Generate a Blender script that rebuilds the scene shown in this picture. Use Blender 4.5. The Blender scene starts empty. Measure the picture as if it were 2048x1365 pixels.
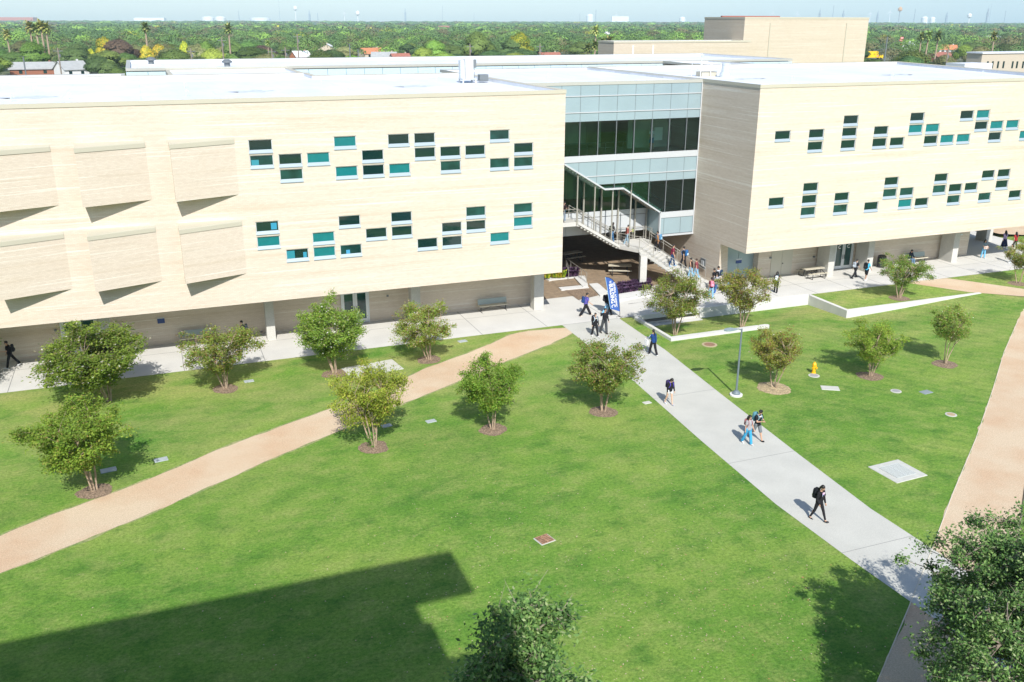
import bpy, bmesh, math, random
import numpy as np
from mathutils import Vector, Matrix, noise as mnoise
rnd = random.Random(7)
nrg = np.random.default_rng(11)
R = math.radians
sc = bpy.context.scene
COL = sc.collection

# ------------------------------------------------------------------ camera
CAMZ = 20.0
FPX, PITCH, YAW, ROLL = 1850.0, R(19.17), R(21.3), R(0.15)
fw = np.array([math.sin(YAW)*math.cos(PITCH), math.cos(YAW)*math.cos(PITCH), -math.sin(PITCH)])
rt0 = np.array([math.cos(YAW), -math.sin(YAW), 0.0])
up0 = np.cross(rt0, fw)
RT = math.cos(ROLL)*rt0 + math.sin(ROLL)*up0
UP = -math.sin(ROLL)*rt0 + math.cos(ROLL)*up0
CAM = np.array([0.0, 0.0, CAMZ])
cd = bpy.data.cameras.new("camera"); cam = bpy.data.objects.new("camera", cd); COL.objects.link(cam)
cd.sensor_fit = 'HORIZONTAL'; cd.sensor_width = 36.0; cd.lens = 36.0*FPX/2048
cd.clip_start = 0.3; cd.clip_end = 40000
M = Matrix(((RT[0], UP[0], -fw[0], 0), (RT[1], UP[1], -fw[1], 0), (RT[2], UP[2], -fw[2], CAMZ), (0, 0, 0, 1)))
cam.matrix_world = M
sc.camera = cam

# ------------------------------------------------------------------ sky, sun, exposure
SUN_EL, SUN_AZ = R(42.0), R(180+11.6)          # azimuth clockwise from +Y of the place the sun stands
w = bpy.data.worlds.new("World"); sc.world = w; w.use_nodes = True
nt = w.node_tree; bg = nt.nodes["Background"]
sky = nt.nodes.new("ShaderNodeTexSky"); sky.sky_type = 'NISHITA'; sky.sun_disc = False
sky.sun_elevation = SUN_EL; sky.sun_rotation = SUN_AZ; sky.air_density = 1.0; sky.dust_density = 0.7; sky.ozone_density = 3.0
nt.links.new(sky.outputs[0], bg.inputs[0]); bg.inputs[1].default_value = 0.125
sd = bpy.data.lights.new("sun", 'SUN'); sd.energy = 4.3; sd.angle = R(0.4); sd.color = (1.0, 0.965, 0.915)
so = bpy.data.objects.new("sun", sd); COL.objects.link(so)
tosun = Vector((math.sin(SUN_AZ)*math.cos(SUN_EL), math.cos(SUN_AZ)*math.cos(SUN_EL), math.sin(SUN_EL)))
so.rotation_euler = tosun.to_track_quat('Z', 'Y').to_euler(); so.location = (-20, -60, 80)
sc.view_settings.view_transform = 'Standard'; sc.view_settings.look = 'None'
sc.view_settings.exposure = 0.52; sc.view_settings.gamma = 1.0; sc.view_settings.use_curve_mapping = False
sc.render.engine = 'CYCLES'
sc.cycles.max_bounces = 8; sc.cycles.diffuse_bounces = 4; sc.cycles.glossy_bounces = 3
sc.cycles.transmission_bounces = 6; sc.cycles.transparent_max_bounces = 12; sc.cycles.volume_bounces = 0
sc.cycles.use_denoising = True

# ------------------------------------------------------------------ projection helpers (a pixel of the 2048 px photo to a point)
def ray(px, py): return fw + RT*(px-1024)/FPX - UP*(py-682.5)/FPX
def PZ(px, py, z=0.0):
    d = ray(px, py); return CAM + d*(z-CAMZ)/d[2]
def PY(px, py, y):
    d = ray(px, py); return CAM + d*y/d[1]
def PX(px, py, x):
    d = ray(px, py); return CAM + d*x/d[0]
def proj(p):
    v = np.array(p, float)-CAM; z = v@fw
    return 1024+FPX*(v@RT)/z, 682.5-FPX*(v@UP)/z
def sst(a, b, x):
    t = min(1, max(0, (x-a)/(b-a))); return t*t*(3-2*t)
WA, WBX, WBY, WBE = 55.15, 45.83, 50.8, 58.35
PLZ = .16       # retaining wall lines
def segd(x, y, ax, ay, bx, by):
    t = ((x-ax)*(bx-ax)+(y-ay)*(by-ay))/((bx-ax)**2+(by-ay)**2); t = min(1, max(0, t))
    return math.hypot(x-ax-t*(bx-ax), y-ay-t*(by-ay)), t
def lawn_z(x, y):
    if x > WBX and y > WBY: return PLZ+.006
    if y > WA+0.02 and 31.0 < x: return PLZ
    if x < 30.75: return 0.0
    d1, t1 = segd(x, y, 31, WA, WBX, WA); d2, t2 = segd(x, y, WBX, WA, WBX, WBY); d3, t3 = segd(x, y, WBX, WBY, WBE, WBY)
    a1, a2, a3 = 0.56, 0.56-.2*t2, 0.36*(1-t3)
    z = 0
    for d, a in ((d1, a1), (d2, a2), (d3, a3)):
        z = max(z, a*math.exp(-(d/3.2)**2))
    if x < 38.3 and y > 50.05: z = max(z, .2)
    elif x < 38.3: z *= sst(50.05, 51.2, y)
    return -z+PLZ*sst(48, 59, x)*sst(46.5, 50.3, y)
def plaza_z(x, y):
    return PLZ*sst(30.72, 32.6, x)
def G(px, py, f=lawn_z):
    p = PZ(px, py, 0)
    for _ in range(8): p = PZ(px, py, f(p[0], p[1]))
    return p
def GP(px, py): return G(px, py, plaza_z)
def px_height(px, fy, hy, f=lawn_z):
    g = G(px, fy, f); lo, hi = 0, 60
    for _ in range(40):
        m = (lo+hi)/2
        if proj(g+np.array([0, 0, m]))[1] > hy: lo = m
        else: hi = m
    return lo, g

# ------------------------------------------------------------------ object helpers
def tag(o, label=None, cat=None, group=None, kind=None):
    if label: o['label'] = label
    if cat: o['category'] = cat
    if group: o['group'] = group
    if kind: o['kind'] = kind
    return o
def thing(name, label, cat, loc=(0, 0, 0), rz=0.0, group=None):
    o = bpy.data.objects.new(name, None); COL.objects.link(o); o.empty_display_size = .2
    o.location = loc; o.rotation_euler = (0, 0, rz)
    return tag(o, label, cat, group)
KF, KR = 0.9553, 0.992         # survey factors: the upper storeys and the right plaza, taken towards the camera height
SURV = {'k': 1.0}
def kp(v, k=None):
    k = k or SURV['k']; return (v[0]*k, v[1]*k, CAMZ-(CAMZ-v[2])*k)
class MB:
    def __init__(s): s.v = []; s.f = []; s.m = []
    def add(s, vs, fs, m=0):
        b = len(s.v); s.v += [tuple(map(float, v)) for v in vs]; s.f += [tuple(b+i for i in f) for f in fs]; s.m += [m]*len(fs); return s
    def box(s, x0, y0, z0, x1, y1, z1, m=0):
        return s.add([(x0,y0,z0),(x1,y0,z0),(x1,y1,z0),(x0,y1,z0),(x0,y0,z1),(x1,y0,z1),(x1,y1,z1),(x0,y1,z1)],
                     [(0,3,2,1),(4,5,6,7),(0,1,5,4),(1,2,6,5),(2,3,7,6),(3,0,4,7)], m)
    def quad(s, a, b, c, d, m=0): return s.add([a, b, c, d], [(0, 1, 2, 3)], m)
    def prism(s, poly, z0, z1, m=0):
        n = len(poly)
        zt = z1 if isinstance(z1, (list, tuple)) else [z1]*n
        zb = z0 if isinstance(z0, (list, tuple)) else [z0]*n
        vs = [(p[0], p[1], zb[i]) for i, p in enumerate(poly)]+[(p[0], p[1], zt[i]) for i, p in enumerate(poly)]
        return s.add(vs, [tuple(range(n-1, -1, -1)), tuple(range(n, 2*n))]+[(i, (i+1) % n, n+(i+1) % n, n+i) for i in range(n)], m)
    def tube(s, pts, rad, n=8, m=0, caps=True):
        pts = [Vector(p) for p in pts]; rad = rad if isinstance(rad, (list, tuple)) else [rad]*len(pts)
        rings = []; prev = None
        for i, p in enumerate(pts):
            d = (pts[min(i+1, len(pts)-1)]-pts[max(i-1, 0)]).normalized()
            if prev is None: a = d.orthogonal().normalized()
            else:
                a = (prev-d*prev.dot(d)); a = a.normalized() if a.length > 1e-5 else d.orthogonal().normalized()
            prev = a; b = d.cross(a)
            rings.append([p+(a*math.cos(2*math.pi*k/n)+b*math.sin(2*math.pi*k/n))*rad[i] for k in range(n)])
        vs = [v for r in rings for v in r]; fs = []
        for i in range(len(pts)-1):
            for k in range(n): fs.append((i*n+k, i*n+(k+1) % n, (i+1)*n+(k+1) % n, (i+1)*n+k))
        if caps: fs += [tuple(range(n-1, -1, -1)), tuple(range((len(pts)-1)*n, len(pts)*n))]
        return s.add(vs, fs, m)
    def lathe(s, prof, c=(0, 0, 0), n=20, m=0, axis='z'):
        vs = []; fs = []
        for r, h in prof:
            for k in range(n):
                a = 2*math.pi*k/n; x, y = r*math.cos(a), r*math.sin(a)
                v = (x, y, h) if axis == 'z' else ((h, x, y) if axis == 'x' else (x, h, y))
                vs.append((v[0]+c[0], v[1]+c[1], v[2]+c[2]))
        for i in range(len(prof)-1):
            for k in range(n): fs.append((i*n+k, i*n+(k+1) % n, (i+1)*n+(k+1) % n, (i+1)*n+k))
        fs += [tuple(range(n-1, -1, -1)), tuple(range((len(prof)-1)*n, len(prof)*n))]
        return s.add(vs, fs, m)
    def ball(s, c, r, m=0, nu=12, nv=8):
        r = r if isinstance(r, (tuple, list)) else (r, r, r)
        vs = [(c[0], c[1], c[2]-r[2])]
        for j in range(1, nv):
            t = -math.pi/2+math.pi*j/nv
            for k in range(nu): a = 2*math.pi*k/nu; vs.append((c[0]+r[0]*math.cos(t)*math.cos(a), c[1]+r[1]*math.cos(t)*math.sin(a), c[2]+r[2]*math.sin(t)))
        vs.append((c[0], c[1], c[2]+r[2])); fs = []
        for k in range(nu): fs.append((0, 1+(k+1) % nu, 1+k))
        for j in range(nv-2):
            for k in range(nu): fs.append((1+j*nu+k, 1+j*nu+(k+1) % nu, 1+(j+1)*nu+(k+1) % nu, 1+(j+1)*nu+k))
        t = len(vs)-1
        for k in range(nu): fs.append((t, 1+(nv-2)*nu+k, 1+(nv-2)*nu+(k+1) % nu))
        return s.add(vs, fs, m)
    def mesh(s, name, mats, off=(0, 0, 0), smooth=False):
        me = bpy.data.meshes.new(name)
        vs = [(v[0]-off[0], v[1]-off[1], v[2]-off[2]) for v in s.v]
        me.from_pydata(vs, [], s.f)
        for mm in (mats if isinstance(mats, (list, tuple)) else [mats]): me.materials.append(mm)
        me.polygons.foreach_set('material_index', s.m)
        if smooth: me.polygons.foreach_set('use_smooth', [True]*len(s.f))
        me.update(); return me
    def build(s, name, mats, parent=None, world=False, smooth=False, bevel=0):
        off = tuple(parent.location) if (parent is not None and world) else (0, 0, 0)
        if world and SURV['k'] != 1: s.v = [kp(v) for v in s.v]
        return obj(name, s.mesh(name, mats, off, smooth), parent, bevel=bevel)
def obj(name, me, parent=None, loc=None, rz=None, bevel=0):
    o = bpy.data.objects.new(name, me); COL.objects.link(o)
    if parent is not None: o.parent = parent
    if loc is not None: o.location = loc
    if rz is not None: o.rotation_euler = (0, 0, rz)
    if bevel:
        b = o.modifiers.new('bevel', 'BEVEL'); b.width = bevel; b.segments = 2; b.limit_method = 'ANGLE'
    return o
def copy_tree(o, parent=None):
    c = o.copy(); COL.objects.link(c)
    if parent is not None: c.parent = parent
    for ch in o.children: copy_tree(ch, c)
    return c

# ------------------------------------------------------------------ materials
def mat(name, col, rough=.85, var=0.0, scale=4.0, stretch=(1, 1, 1), col2=None, bump=0.0, bscale=30.0, metal=0.0, spec=.5, detail=6, fine=0.0, fscale=60):
    m = bpy.data.materials.new(name); m.use_nodes = True; n = m.node_tree; p = n.nodes['Principled BSDF']
    p.inputs['Roughness'].default_value = rough; p.inputs['Metallic'].default_value = metal
    p.inputs['Specular IOR Level'].default_value = spec; p.inputs['Base Color'].default_value = (*col, 1)
    if var or col2 or bump or fine:
        g = n.nodes.new('ShaderNodeNewGeometry'); mp = n.nodes.new('ShaderNodeMapping'); mp.inputs['Scale'].default_value = stretch
        n.links.new(g.outputs['Position'], mp.inputs['Vector'])
        c2 = col2 or tuple(c*(1-var) for c in col); c1 = tuple(min(1, c*(1+var)) for c in col) if not col2 else col
        nz = n.nodes.new('ShaderNodeTexNoise'); nz.inputs['Scale'].default_value = scale; nz.inputs['Detail'].default_value = detail
        n.links.new(mp.outputs[0], nz.inputs['Vector'])
        rp = n.nodes.new('ShaderNodeValToRGB'); rp.color_ramp.elements[0].position = .33; rp.color_ramp.elements[1].position = .67
        rp.color_ramp.elements[0].color = (*c2, 1); rp.color_ramp.elements[1].color = (*c1, 1)
        n.links.new(nz.outputs['Fac'], rp.inputs[0]); out = rp.outputs[0]
        if fine:
            f = n.nodes.new('ShaderNodeTexNoise'); f.inputs['Scale'].default_value = fscale; f.inputs['Detail'].default_value = 3
            n.links.new(g.outputs['Position'], f.inputs['Vector'])
            mr = n.nodes.new('ShaderNodeMapRange'); mr.inputs['From Min'].default_value = .3; mr.inputs['From Max'].default_value = .7
            mr.inputs['To Min'].default_value = 1-fine; mr.inputs['To Max'].default_value = 1+fine; n.links.new(f.outputs['Fac'], mr.inputs[0])
            mx = n.nodes.new('ShaderNodeVectorMath'); mx.operation = 'SCALE'; n.links.new(out, mx.inputs[0]); n.links.new(mr.outputs[0], mx.inputs['Scale']); out = mx.outputs[0]
        n.links.new(out, p.inputs['Base Color'])
        if bump:
            b = n.nodes.new('ShaderNodeBump'); b.inputs['Strength'].default_value = bump; b.inputs['Distance'].default_value = .03
            nb = n.nodes.new('ShaderNodeTexNoise'); nb.inputs['Scale'].default_value = bscale; nb.inputs['Detail'].default_value = 5
            n.links.new(g.outputs['Position'], nb.inputs['Vector']); n.links.new(nb.outputs['Fac'], b.inputs['Height']); n.links.new(b.outputs[0], p.inputs['Normal'])
    return m
class NT:      # tiny node helper
    def __init__(s, m): s.m = m; s.n = m.node_tree.nodes; s.l = m.node_tree.links; s.p = s.n['Principled BSDF']
    def new(s, t, **k):
        x = s.n.new(t)
        for a, b in k.items():
            if hasattr(x, a): setattr(x, a, b)
            else: x.inputs[a.replace('_', ' ')].default_value = b
        return x
    def pos(s, sc=(1, 1, 1)):
        g = s.new('ShaderNodeNewGeometry'); mp = s.new('ShaderNodeMapping'); mp.inputs['Scale'].default_value = sc
        s.l.new(g.outputs['Position'], mp.inputs[0]); return mp.outputs[0]
    def noise(s, vec, scale, detail=5, rough=.55):
        x = s.new('ShaderNodeTexNoise', Scale=scale, Detail=detail, Roughness=rough); s.l.new(vec, x.inputs['Vector']); return x.outputs['Fac']
    def ramp(s, fac, stops):
        r = s.new('ShaderNodeValToRGB'); e = r.color_ramp.elements
        while len(e) < len(stops): e.new(.5)
        for i, (p, c) in enumerate(stops): e[i].position = p; e[i].color = (*c, 1) if len(c) == 3 else c
        s.l.new(fac, r.inputs[0]); return r.outputs[0]
    def mix(s, fac, a, b, mode='MIX'):
        x = s.new('ShaderNodeMix', data_type='RGBA', blend_type=mode)
        for i, v in ((0, fac), (6, a), (7, b)):
            if hasattr(v, 'links'): s.l.new(v, x.inputs[i])
            elif i == 0: x.inputs[0].default_value = v
            else: x.inputs[i].default_value = (*v, 1)
        return x.outputs[2]

def brick_material(name, ca, cb, cc):
    m = mat(name, ca, .9, spec=.2); t = NT(m)
    band = t.noise(t.pos((.035, .035, 2.1)), 1.0, 6, .75)
    base = t.ramp(band, [(.34, cb), (.46, ca), (.56, ca), (.66, cc)])
    strk = t.noise(t.pos((.30, .30, 9)), 1.0, 4, .7)
    base = t.mix(t.ramp(strk, [(.52, (0, 0, 0)), (.72, (.42, .42, .42))]), base, tuple(x*.86 for x in cb))
    lite = t.noise(t.pos((.09, .09, 8.5)), 1.0, 2, .6)
    base = t.mix(t.ramp(lite, [(.60, (0, 0, 0)), (.66, (1, 1, 1))]), base, cc)
    g = t.new('ShaderNodeNewGeometry'); sp = t.new('ShaderNodeSeparateXYZ'); t.l.new(g.outputs['Position'], sp.inputs[0])
    ad = t.new('ShaderNodeMath', operation='ADD'); t.l.new(sp.outputs[0], ad.inputs[0]); t.l.new(sp.outputs[1], ad.inputs[1])
    cb_ = t.new('ShaderNodeCombineXYZ'); t.l.new(ad.outputs[0], cb_.inputs[0]); t.l.new(sp.outputs[2], cb_.inputs[1])
    br = t.new('ShaderNodeTexBrick'); t.l.new(cb_.outputs[0], br.inputs['Vector'])
    br.inputs['Color1'].default_value = (1.03, 1.03, 1.02, 1); br.inputs['Color2'].default_value = (.95, .935, .91, 1); br.inputs['Mortar'].default_value = (.86, .86, .85, 1)
    br.inputs['Scale'].default_value = 1; br.inputs['Brick Width'].default_value = .24; br.inputs['Row Height'].default_value = .08; br.inputs['Mortar Size'].default_value = .008
    base = t.mix(1.0, base, br.outputs['Color'], 'MULTIPLY')
    t.l.new(base, t.p.inputs['Base Color'])
    bp = t.new('ShaderNodeBump', Strength=.3, Distance=.01); t.l.new(br.outputs['Fac'], bp.inputs['Height']); bp.invert = True; t.l.new(bp.outputs[0], t.p.inputs['Normal'])
    return m
BRICK = brick_material('sand_brick', (.625, .545, .452), (.560, .470, .360), (.70, .650, .570))
BRICK2 = brick_material('tan_block', (.55, .48, .385), (.51, .44, .34), (.59, .53, .44))
def lawn_material():
    m = mat('lawn_grass', (.1, .2, .04), .95, spec=.15); t = NT(m)
    c = t.ramp(t.noise(t.pos((1, 1.4, 1)), .13, 5, .6), [(.3, (.088, .208, .028)), (.5, (.132, .256, .037)), (.68, (.215, .310, .060))])
    c = t.mix(t.ramp(t.noise(t.pos((.8, 1.1, 1)), .8, 8, .8), [(.46, (0, 0, 0)), (.72, (.8, .8, .8))]), c, (.27, .31, .095))
    c = t.mix(t.ramp(t.noise(t.pos((1, 1.2, 1)), .62, 6, .68), [(.30, (.75, .75, .75)), (.50, (0, 0, 0))]), c, (.048, .150, .020))
    # sun-bleached turf towards the buildings and along the granite path
    g = t.new('ShaderNodeNewGeometry'); sp = t.new('ShaderNodeSeparateXYZ'); t.l.new(g.outputs['Position'], sp.inputs[0])
    mr = t.new('ShaderNodeMapRange'); mr.inputs['From Min'].default_value = 34; mr.inputs['From Max'].default_value = 52; t.l.new(sp.outputs[1], mr.inputs[0])
    pn = t.ramp(t.noise(t.pos((.7, 1.3, 1)), .30, 6, .65), [(.40, (0, 0, 0)), (.62, (1, 1, 1))])
    k = t.new('ShaderNodeMath', operation='MULTIPLY'); t.l.new(mr.outputs[0], k.inputs[0]); t.l.new(pn, k.inputs[1]); k2 = t.new('ShaderNodeMath', operation='MULTIPLY'); k2.inputs[1].default_value = .72; t.l.new(k.outputs[0], k2.inputs[0])
    c = t.mix(k2.outputs[0], c, (.31, .315, .11))
    c = t.mix(t.ramp(t.noise(t.pos((.8, 1.5, 1)), 1.0, 8, .8), [(.62, (0, 0, 0)), (.73, (.8, .8, .8))]), c, (.44, .38, .20))
    c = t.mix(1.0, c, t.ramp(t.noise(t.pos((.85, 1, 1)), 8, 5, .9), [(.34, (.50, .58, .45)), (.5, (1, 1, 1)), (.66, (1.5, 1.38, 1.45))]), 'MULTIPLY')
    wv = t.new('ShaderNodeTexWave', Scale=.42, Distortion=2.5, Detail=3); mp = t.new('ShaderNodeMapping'); mp.inputs['Rotation'].default_value = (0, 0, R(-37)); t.l.new(g.outputs['Position'], mp.inputs[0]); t.l.new(mp.outputs[0], wv.inputs[0])
    rx = t.new('ShaderNodeMapRange'); rx.inputs['From Min'].default_value = 26; rx.inputs['From Max'].default_value = 34; rx.inputs['To Max'].default_value = .2; t.l.new(sp.outputs[0], rx.inputs[0])
    c = t.mix(rx.outputs[0], c, t.mix(1.0, c, t.ramp(wv.outputs['Fac'], [(.3, (.62, .78, .66)), (.7, (1.2, 1.12, 1.1))]), 'MULTIPLY'))
    t.l.new(c, t.p.inputs['Base Color'])
    b = t.new('ShaderNodeBump', Strength=.8, Distance=.06); t.l.new(t.noise(t.pos(), 7, 6, .85), b.inputs['Height']); t.l.new(b.outputs[0], t.p.inputs['Normal'])
    return m
LAWN = lawn_material()
def gravel_material():
    m = mat('crushed_granite', (.6, .42, .26), .95, spec=.15); t = NT(m)
    c = t.ramp(t.noise(t.pos((1, 1, 1)), .35, 5), [(.35, (.55, .395, .26)), (.6, (.59, .475, .335))])
    c = t.mix(1.0, c, t.ramp(t.noise(t.pos(), 18, 4, .8), [(.3, (.72, .7, .68)), (.7, (1.15, 1.15, 1.15))]), 'MULTIPLY')
    c = t.mix(t.ramp(t.noise(t.pos(), 3.5, 6, .75), [(.68, (0, 0, 0)), (.76, (.6, .6, .6))]), c, (.2, .16, .08))
    t.l.new(c, t.p.inputs['Base Color'])
    b = t.new('ShaderNodeBump', Strength=.4, Distance=.03); t.l.new(t.noise(t.pos(), 25, 4, .8), b.inputs['Height']); t.l.new(b.outputs[0], t.p.inputs['Normal'])
    return m
GRAVEL = gravel_material()
CONC = mat('pale_concrete', (.56, .545, .50), .9, var=.05, scale=.6, fine=.06, fscale=25, spec=.25)
CONCW = mat('walk_concrete', (.475, .47, .42), .9, var=.05, scale=.7, fine=.07, fscale=22, spec=.25)
CONCWALL = mat('wall_concrete', (.58, .575, .545), .9, var=.05, scale=1.3, stretch=(1, 1, .4), fine=.04, spec=.2)
CONCCOL = mat('column_concrete', (.50, .49, .45), .9, var=.06, scale=1.5, fine=.1, fscale=14, spec=.2)
JOINT = mat('joint_dark_line', (.2, .2, .19), .95)  # plain dark colour for the paving joints
ROOFW = mat('white_membrane', (.70, .715, .74), .6, var=.035, scale=.22, fine=.02, fscale=3, spec=.3)
_t = NT(ROOFW); _g = _t.new('ShaderNodeNewGeometry'); _br = _t.new('ShaderNodeTexBrick'); _t.l.new(_g.outputs['Position'], _br.inputs['Vector']); _br.inputs['Scale'].default_value = 1; _br.inputs['Brick Width'].default_value = 9; _br.inputs['Row Height'].default_value = 2.9; _br.inputs['Mortar Size'].default_value = .03
_br.inputs['Color1'].default_value = (1, 1, 1, 1); _br.inputs['Color2'].default_value = (.97, .975, .98, 1); _br.inputs['Mortar'].default_value = (.86, .88, .89, 1)
_old = _t.p.inputs['Base Color'].links[0].from_socket; _st = _t.ramp(_t.noise(_t.pos((1, .35, 1)), .5, 6, .7), [(.35, (.90, .92, .93)), (.6, (1, 1, 1))])
_t.l.new(_t.mix(1.0, _t.mix(1.0, _old, _br.outputs['Color'], 'MULTIPLY'), _st, 'MULTIPLY'), _t.p.inputs['Base Color'])
COPING = mat('tan_coping', (.48, .45, .355), .6, var=.02, scale=.5)
COPG = mat('grey_coping', (.42, .42, .37), .5, var=.03, scale=.5)
PANEL = mat('pale_blue_panel', (.31, .405, .435), .32, var=.035, scale=.6, spec=.5, metal=.15)
PANELW = mat('white_panel', (.48, .50, .51), .35, var=.02, scale=.5)
WHITE = mat('white_paint', (.78, .79, .77), .4)
ALU = mat('aluminium', (.62, .66, .68), .35, metal=.3)
SILL = mat('sill_metal', (.36, .43, .47), .35, metal=.2)
STEEL = mat('galvanised_steel', (.40, .38, .33), .45, metal=.4)
DARKM = mat('dark_metal', (.03, .03, .032), .5)
GREYM = mat('grey_metal', (.18, .20, .21), .45, metal=.3)
GLASS = mat('window_glass', (.006, .028, .026), .03, spec=.9)
GLASSB = mat('window_with_lowered_blind', (.010, .165, .170), .12, var=.06, scale=3, spec=.6)
GLASSH = mat('window_interior_grey', (.012, .055, .05), .06, var=.4, scale=1.2, spec=.8)
SOFF = mat('soffit_grey', (.42, .41, .38), .6)
PAVER = mat('brick_pavers', (.25, .185, .12), .9, var=.15, scale=2.5, fine=.15, fscale=14)
MULCH = mat('brown_mulch', (.21, .15, .10), 1, var=.5, scale=14, fine=.4, fscale=45, bump=.6)
MULCHL = mat('dry_leaf_mulch', (.37, .29, .17), 1, var=.4, scale=9, fine=.4, fscale=40, bump=.6)
YEL = mat('hydrant_yellow', (.80, .42, .01), .4)
BARK = mat('pale_bark', (.36, .27, .19), .9, var=.25, scale=5)
BARKD = mat('grey_bark', (.24, .20, .16), .95, var=.3, scale=6)
def tinted_glass(name, tint, refl):
    m = bpy.data.materials.new(name); m.use_nodes = True; n = m.node_tree; n.nodes.clear()
    o = n.nodes.new('ShaderNodeOutputMaterial'); tr = n.nodes.new('ShaderNodeBsdfTransparent'); tr.inputs[0].default_value = (*tint, 1)
    gl = n.nodes.new('ShaderNodeBsdfGlossy'); gl.inputs['Roughness'].default_value = .015; gl.inputs[0].default_value = (.75, .95, .9, 1)
    mx = n.nodes.new('ShaderNodeMixShader'); fr = n.nodes.new('ShaderNodeFresnel'); fr.inputs['IOR'].default_value = 1.6
    mu = n.nodes.new('ShaderNodeMath'); mu.operation = 'MULTIPLY'; mu.inputs[1].default_value = refl
    n.links.new(fr.outputs[0], mu.inputs[0]); n.links.new(mu.outputs[0], mx.inputs[0]); n.links.new(tr.outputs[0], mx.inputs[1]); n.links.new(gl.outputs[0], mx.inputs[2]); n.links.new(mx.outputs[0], o.inputs[0])
    return m
CURTAIN = tinted_glass('curtain_wall_glass', (.60, .86, .79), 1.3)
def leaf_material(name, stops, trans=.45, vr=(.85, 1.15)):
    m = mat(name, (.1, .2, .03), .65, spec=.25); t = NT(m)
    g = t.new('ShaderNodeNewGeometry'); oi = t.new('ShaderNodeObjectInfo')
    c = t.ramp(g.outputs['Random Per Island'], stops)
    pn = t.noise(t.pos(), 1.3, 3)
    c = t.mix(1.0, c, t.ramp(pn, [(.35, (.75, .78, .75)), (.65, (1.2, 1.2, 1.1))]), 'MULTIPLY')
    hs = t.new('ShaderNodeHueSaturation'); mr = t.new('ShaderNodeMapRange'); mr.inputs['To Min'].default_value = .47; mr.inputs['To Max'].default_value = .53
    t.l.new(oi.outputs['Random'], mr.inputs[0]); t.l.new(mr.outputs[0], hs.inputs['Hue']); t.l.new(c, hs.inputs['Color'])
    mv = t.new('ShaderNodeMapRange'); mv.inputs['To Min'].default_value = vr[0]; mv.inputs['To Max'].default_value = vr[1]
    wn = t.new('ShaderNodeTexWhiteNoise'); wn.noise_dimensions = '1D'; t.l.new(oi.outputs['Random'], wn.inputs['W']); t.l.new(wn.outputs[0], mv.inputs[0]); t.l.new(mv.outputs[0], hs.inputs['Value'])
    c = hs.outputs[0]; t.l.new(c, t.p.inputs['Base Color'])
    if trans:
        tr = t.new('ShaderNodeBsdfTranslucent'); t.l.new(c, tr.inputs[0]); mx = t.new('ShaderNodeMixShader'); mx.inputs[0].default_value = trans
        out = t.n['Material Output']; t.l.new(t.p.outputs[0], mx.inputs[1]); t.l.new(tr.outputs[0], mx.inputs[2]); t.l.new(mx.outputs[0], out.inputs[0])
    return m
L_OLIVE = leaf_material('crape_leaves_olive', [(0, (.18, .28, .045)), (.35, (.27, .38, .065)), (.6, (.35, .41, .08)), (.8, (.31, .25, .09)), (.96, (.33, .17, .08)), (1, (.8, .75, .65))])
L_GREEN = leaf_material('crape_leaves_green', [(0, (.12, .25, .035)), (.4, (.18, .34, .05)), (.8, (.26, .40, .07)), (.94, (.27, .26, .08)), (1, (.9, .9, .85))])
L_YELG = leaf_material('crape_leaves_lime', [(0, (.20, .30, .04)), (.5, (.31, .42, .055)), (.85, (.40, .46, .08)), (1, (.34, .23, .08))])
L_OAK = leaf_material('live_oak_leaves', [(0, (.06, .13, .04)), (.5, (.12, .23, .06)), (.85, (.21, .33, .10)), (1, (.40, .45, .25))], .3)
FAR = [leaf_material('far_leaves_%s' % k, s_, .12, (.8, 1.9)) for k, s_ in (
    ('dark', [(0, (.062, .105, .032)), (1, (.074, .120, .037))]), ('mid', [(0, (.100, .158, .038)), (1, (.112, .172, .042))]), ('bright', [(0, (.17, .25, .042)), (1, (.19, .27, .05))]),
    ('olive', [(0, (.165, .17, .07)), (1, (.185, .19, .08))]), ('brown', [(0, (.11, .08, .05)), (1, (.17, .125, .08))]),
    ('yellow', [(0, (.12, .18, .03)), (.40, (.16, .23, .03)), (.48, (.24, .28, .03)), (.56, (.44, .38, .03)), (1, (.62, .48, .04))]), ('palm', [(0, (.10, .14, .03)), (.6, (.20, .24, .06)), (1, (.36, .32, .13))]))]

# ================================================================== THE GROUND
def grid_sheet(xs, ys, zf, name, m, skip=None):
    b = MB(); nx, ny = len(xs), len(ys)
    b.v = [(x, y, zf(x, y)) for y in ys for x in xs]
    for j in range(ny-1):
        for i in range(nx-1):
            if skip and skip((xs[i]+xs[i+1])/2, (ys[j]+ys[j+1])/2): continue
            b.f.append((j*nx+i, j*nx+i+1, (j+1)*nx+i+1, (j+1)*nx+i)); b.m.append(0)
    return b.build(name, m)
def lin(a, b, s): return list(np.arange(a, b+1e-6, s))
xs = sorted(set([-90, -50]+lin(-30, 28, 2)+lin(28, 30, 1)+[30.72, 30.78]+lin(31.6, 46, .6)+[45.80, 45.90]+lin(46.6, 62, .8)+lin(64, 100, 4)+[140]))
ys = sorted(set([-40, -20]+lin(0, 44, 2)+lin(45, 50.4, .6)+[50.72, 50.86]+lin(51.3, 54.9, .5)+[55.12, 55.17, 55.45]+lin(57, 77, 2)+[97, 118, 128]))
def lz(x, y):
    e = 0
    if x < -60 or x > 120 or y > 120 or y < -30: e = -1.1
    if y > WA+.01 and (x > 30.78 or y > 55.6) and x > 29.9 and y < 100 and x < 77: return -.5
    if 45.85 < x < 58.0 and y > 50.8: return -.3
    return lawn_z(x, y)+e
tag(grid_sheet(xs, ys, lz, 'lawn', LAWN), kind='structure')
def raised(x, y): return PLZ+.006
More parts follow.
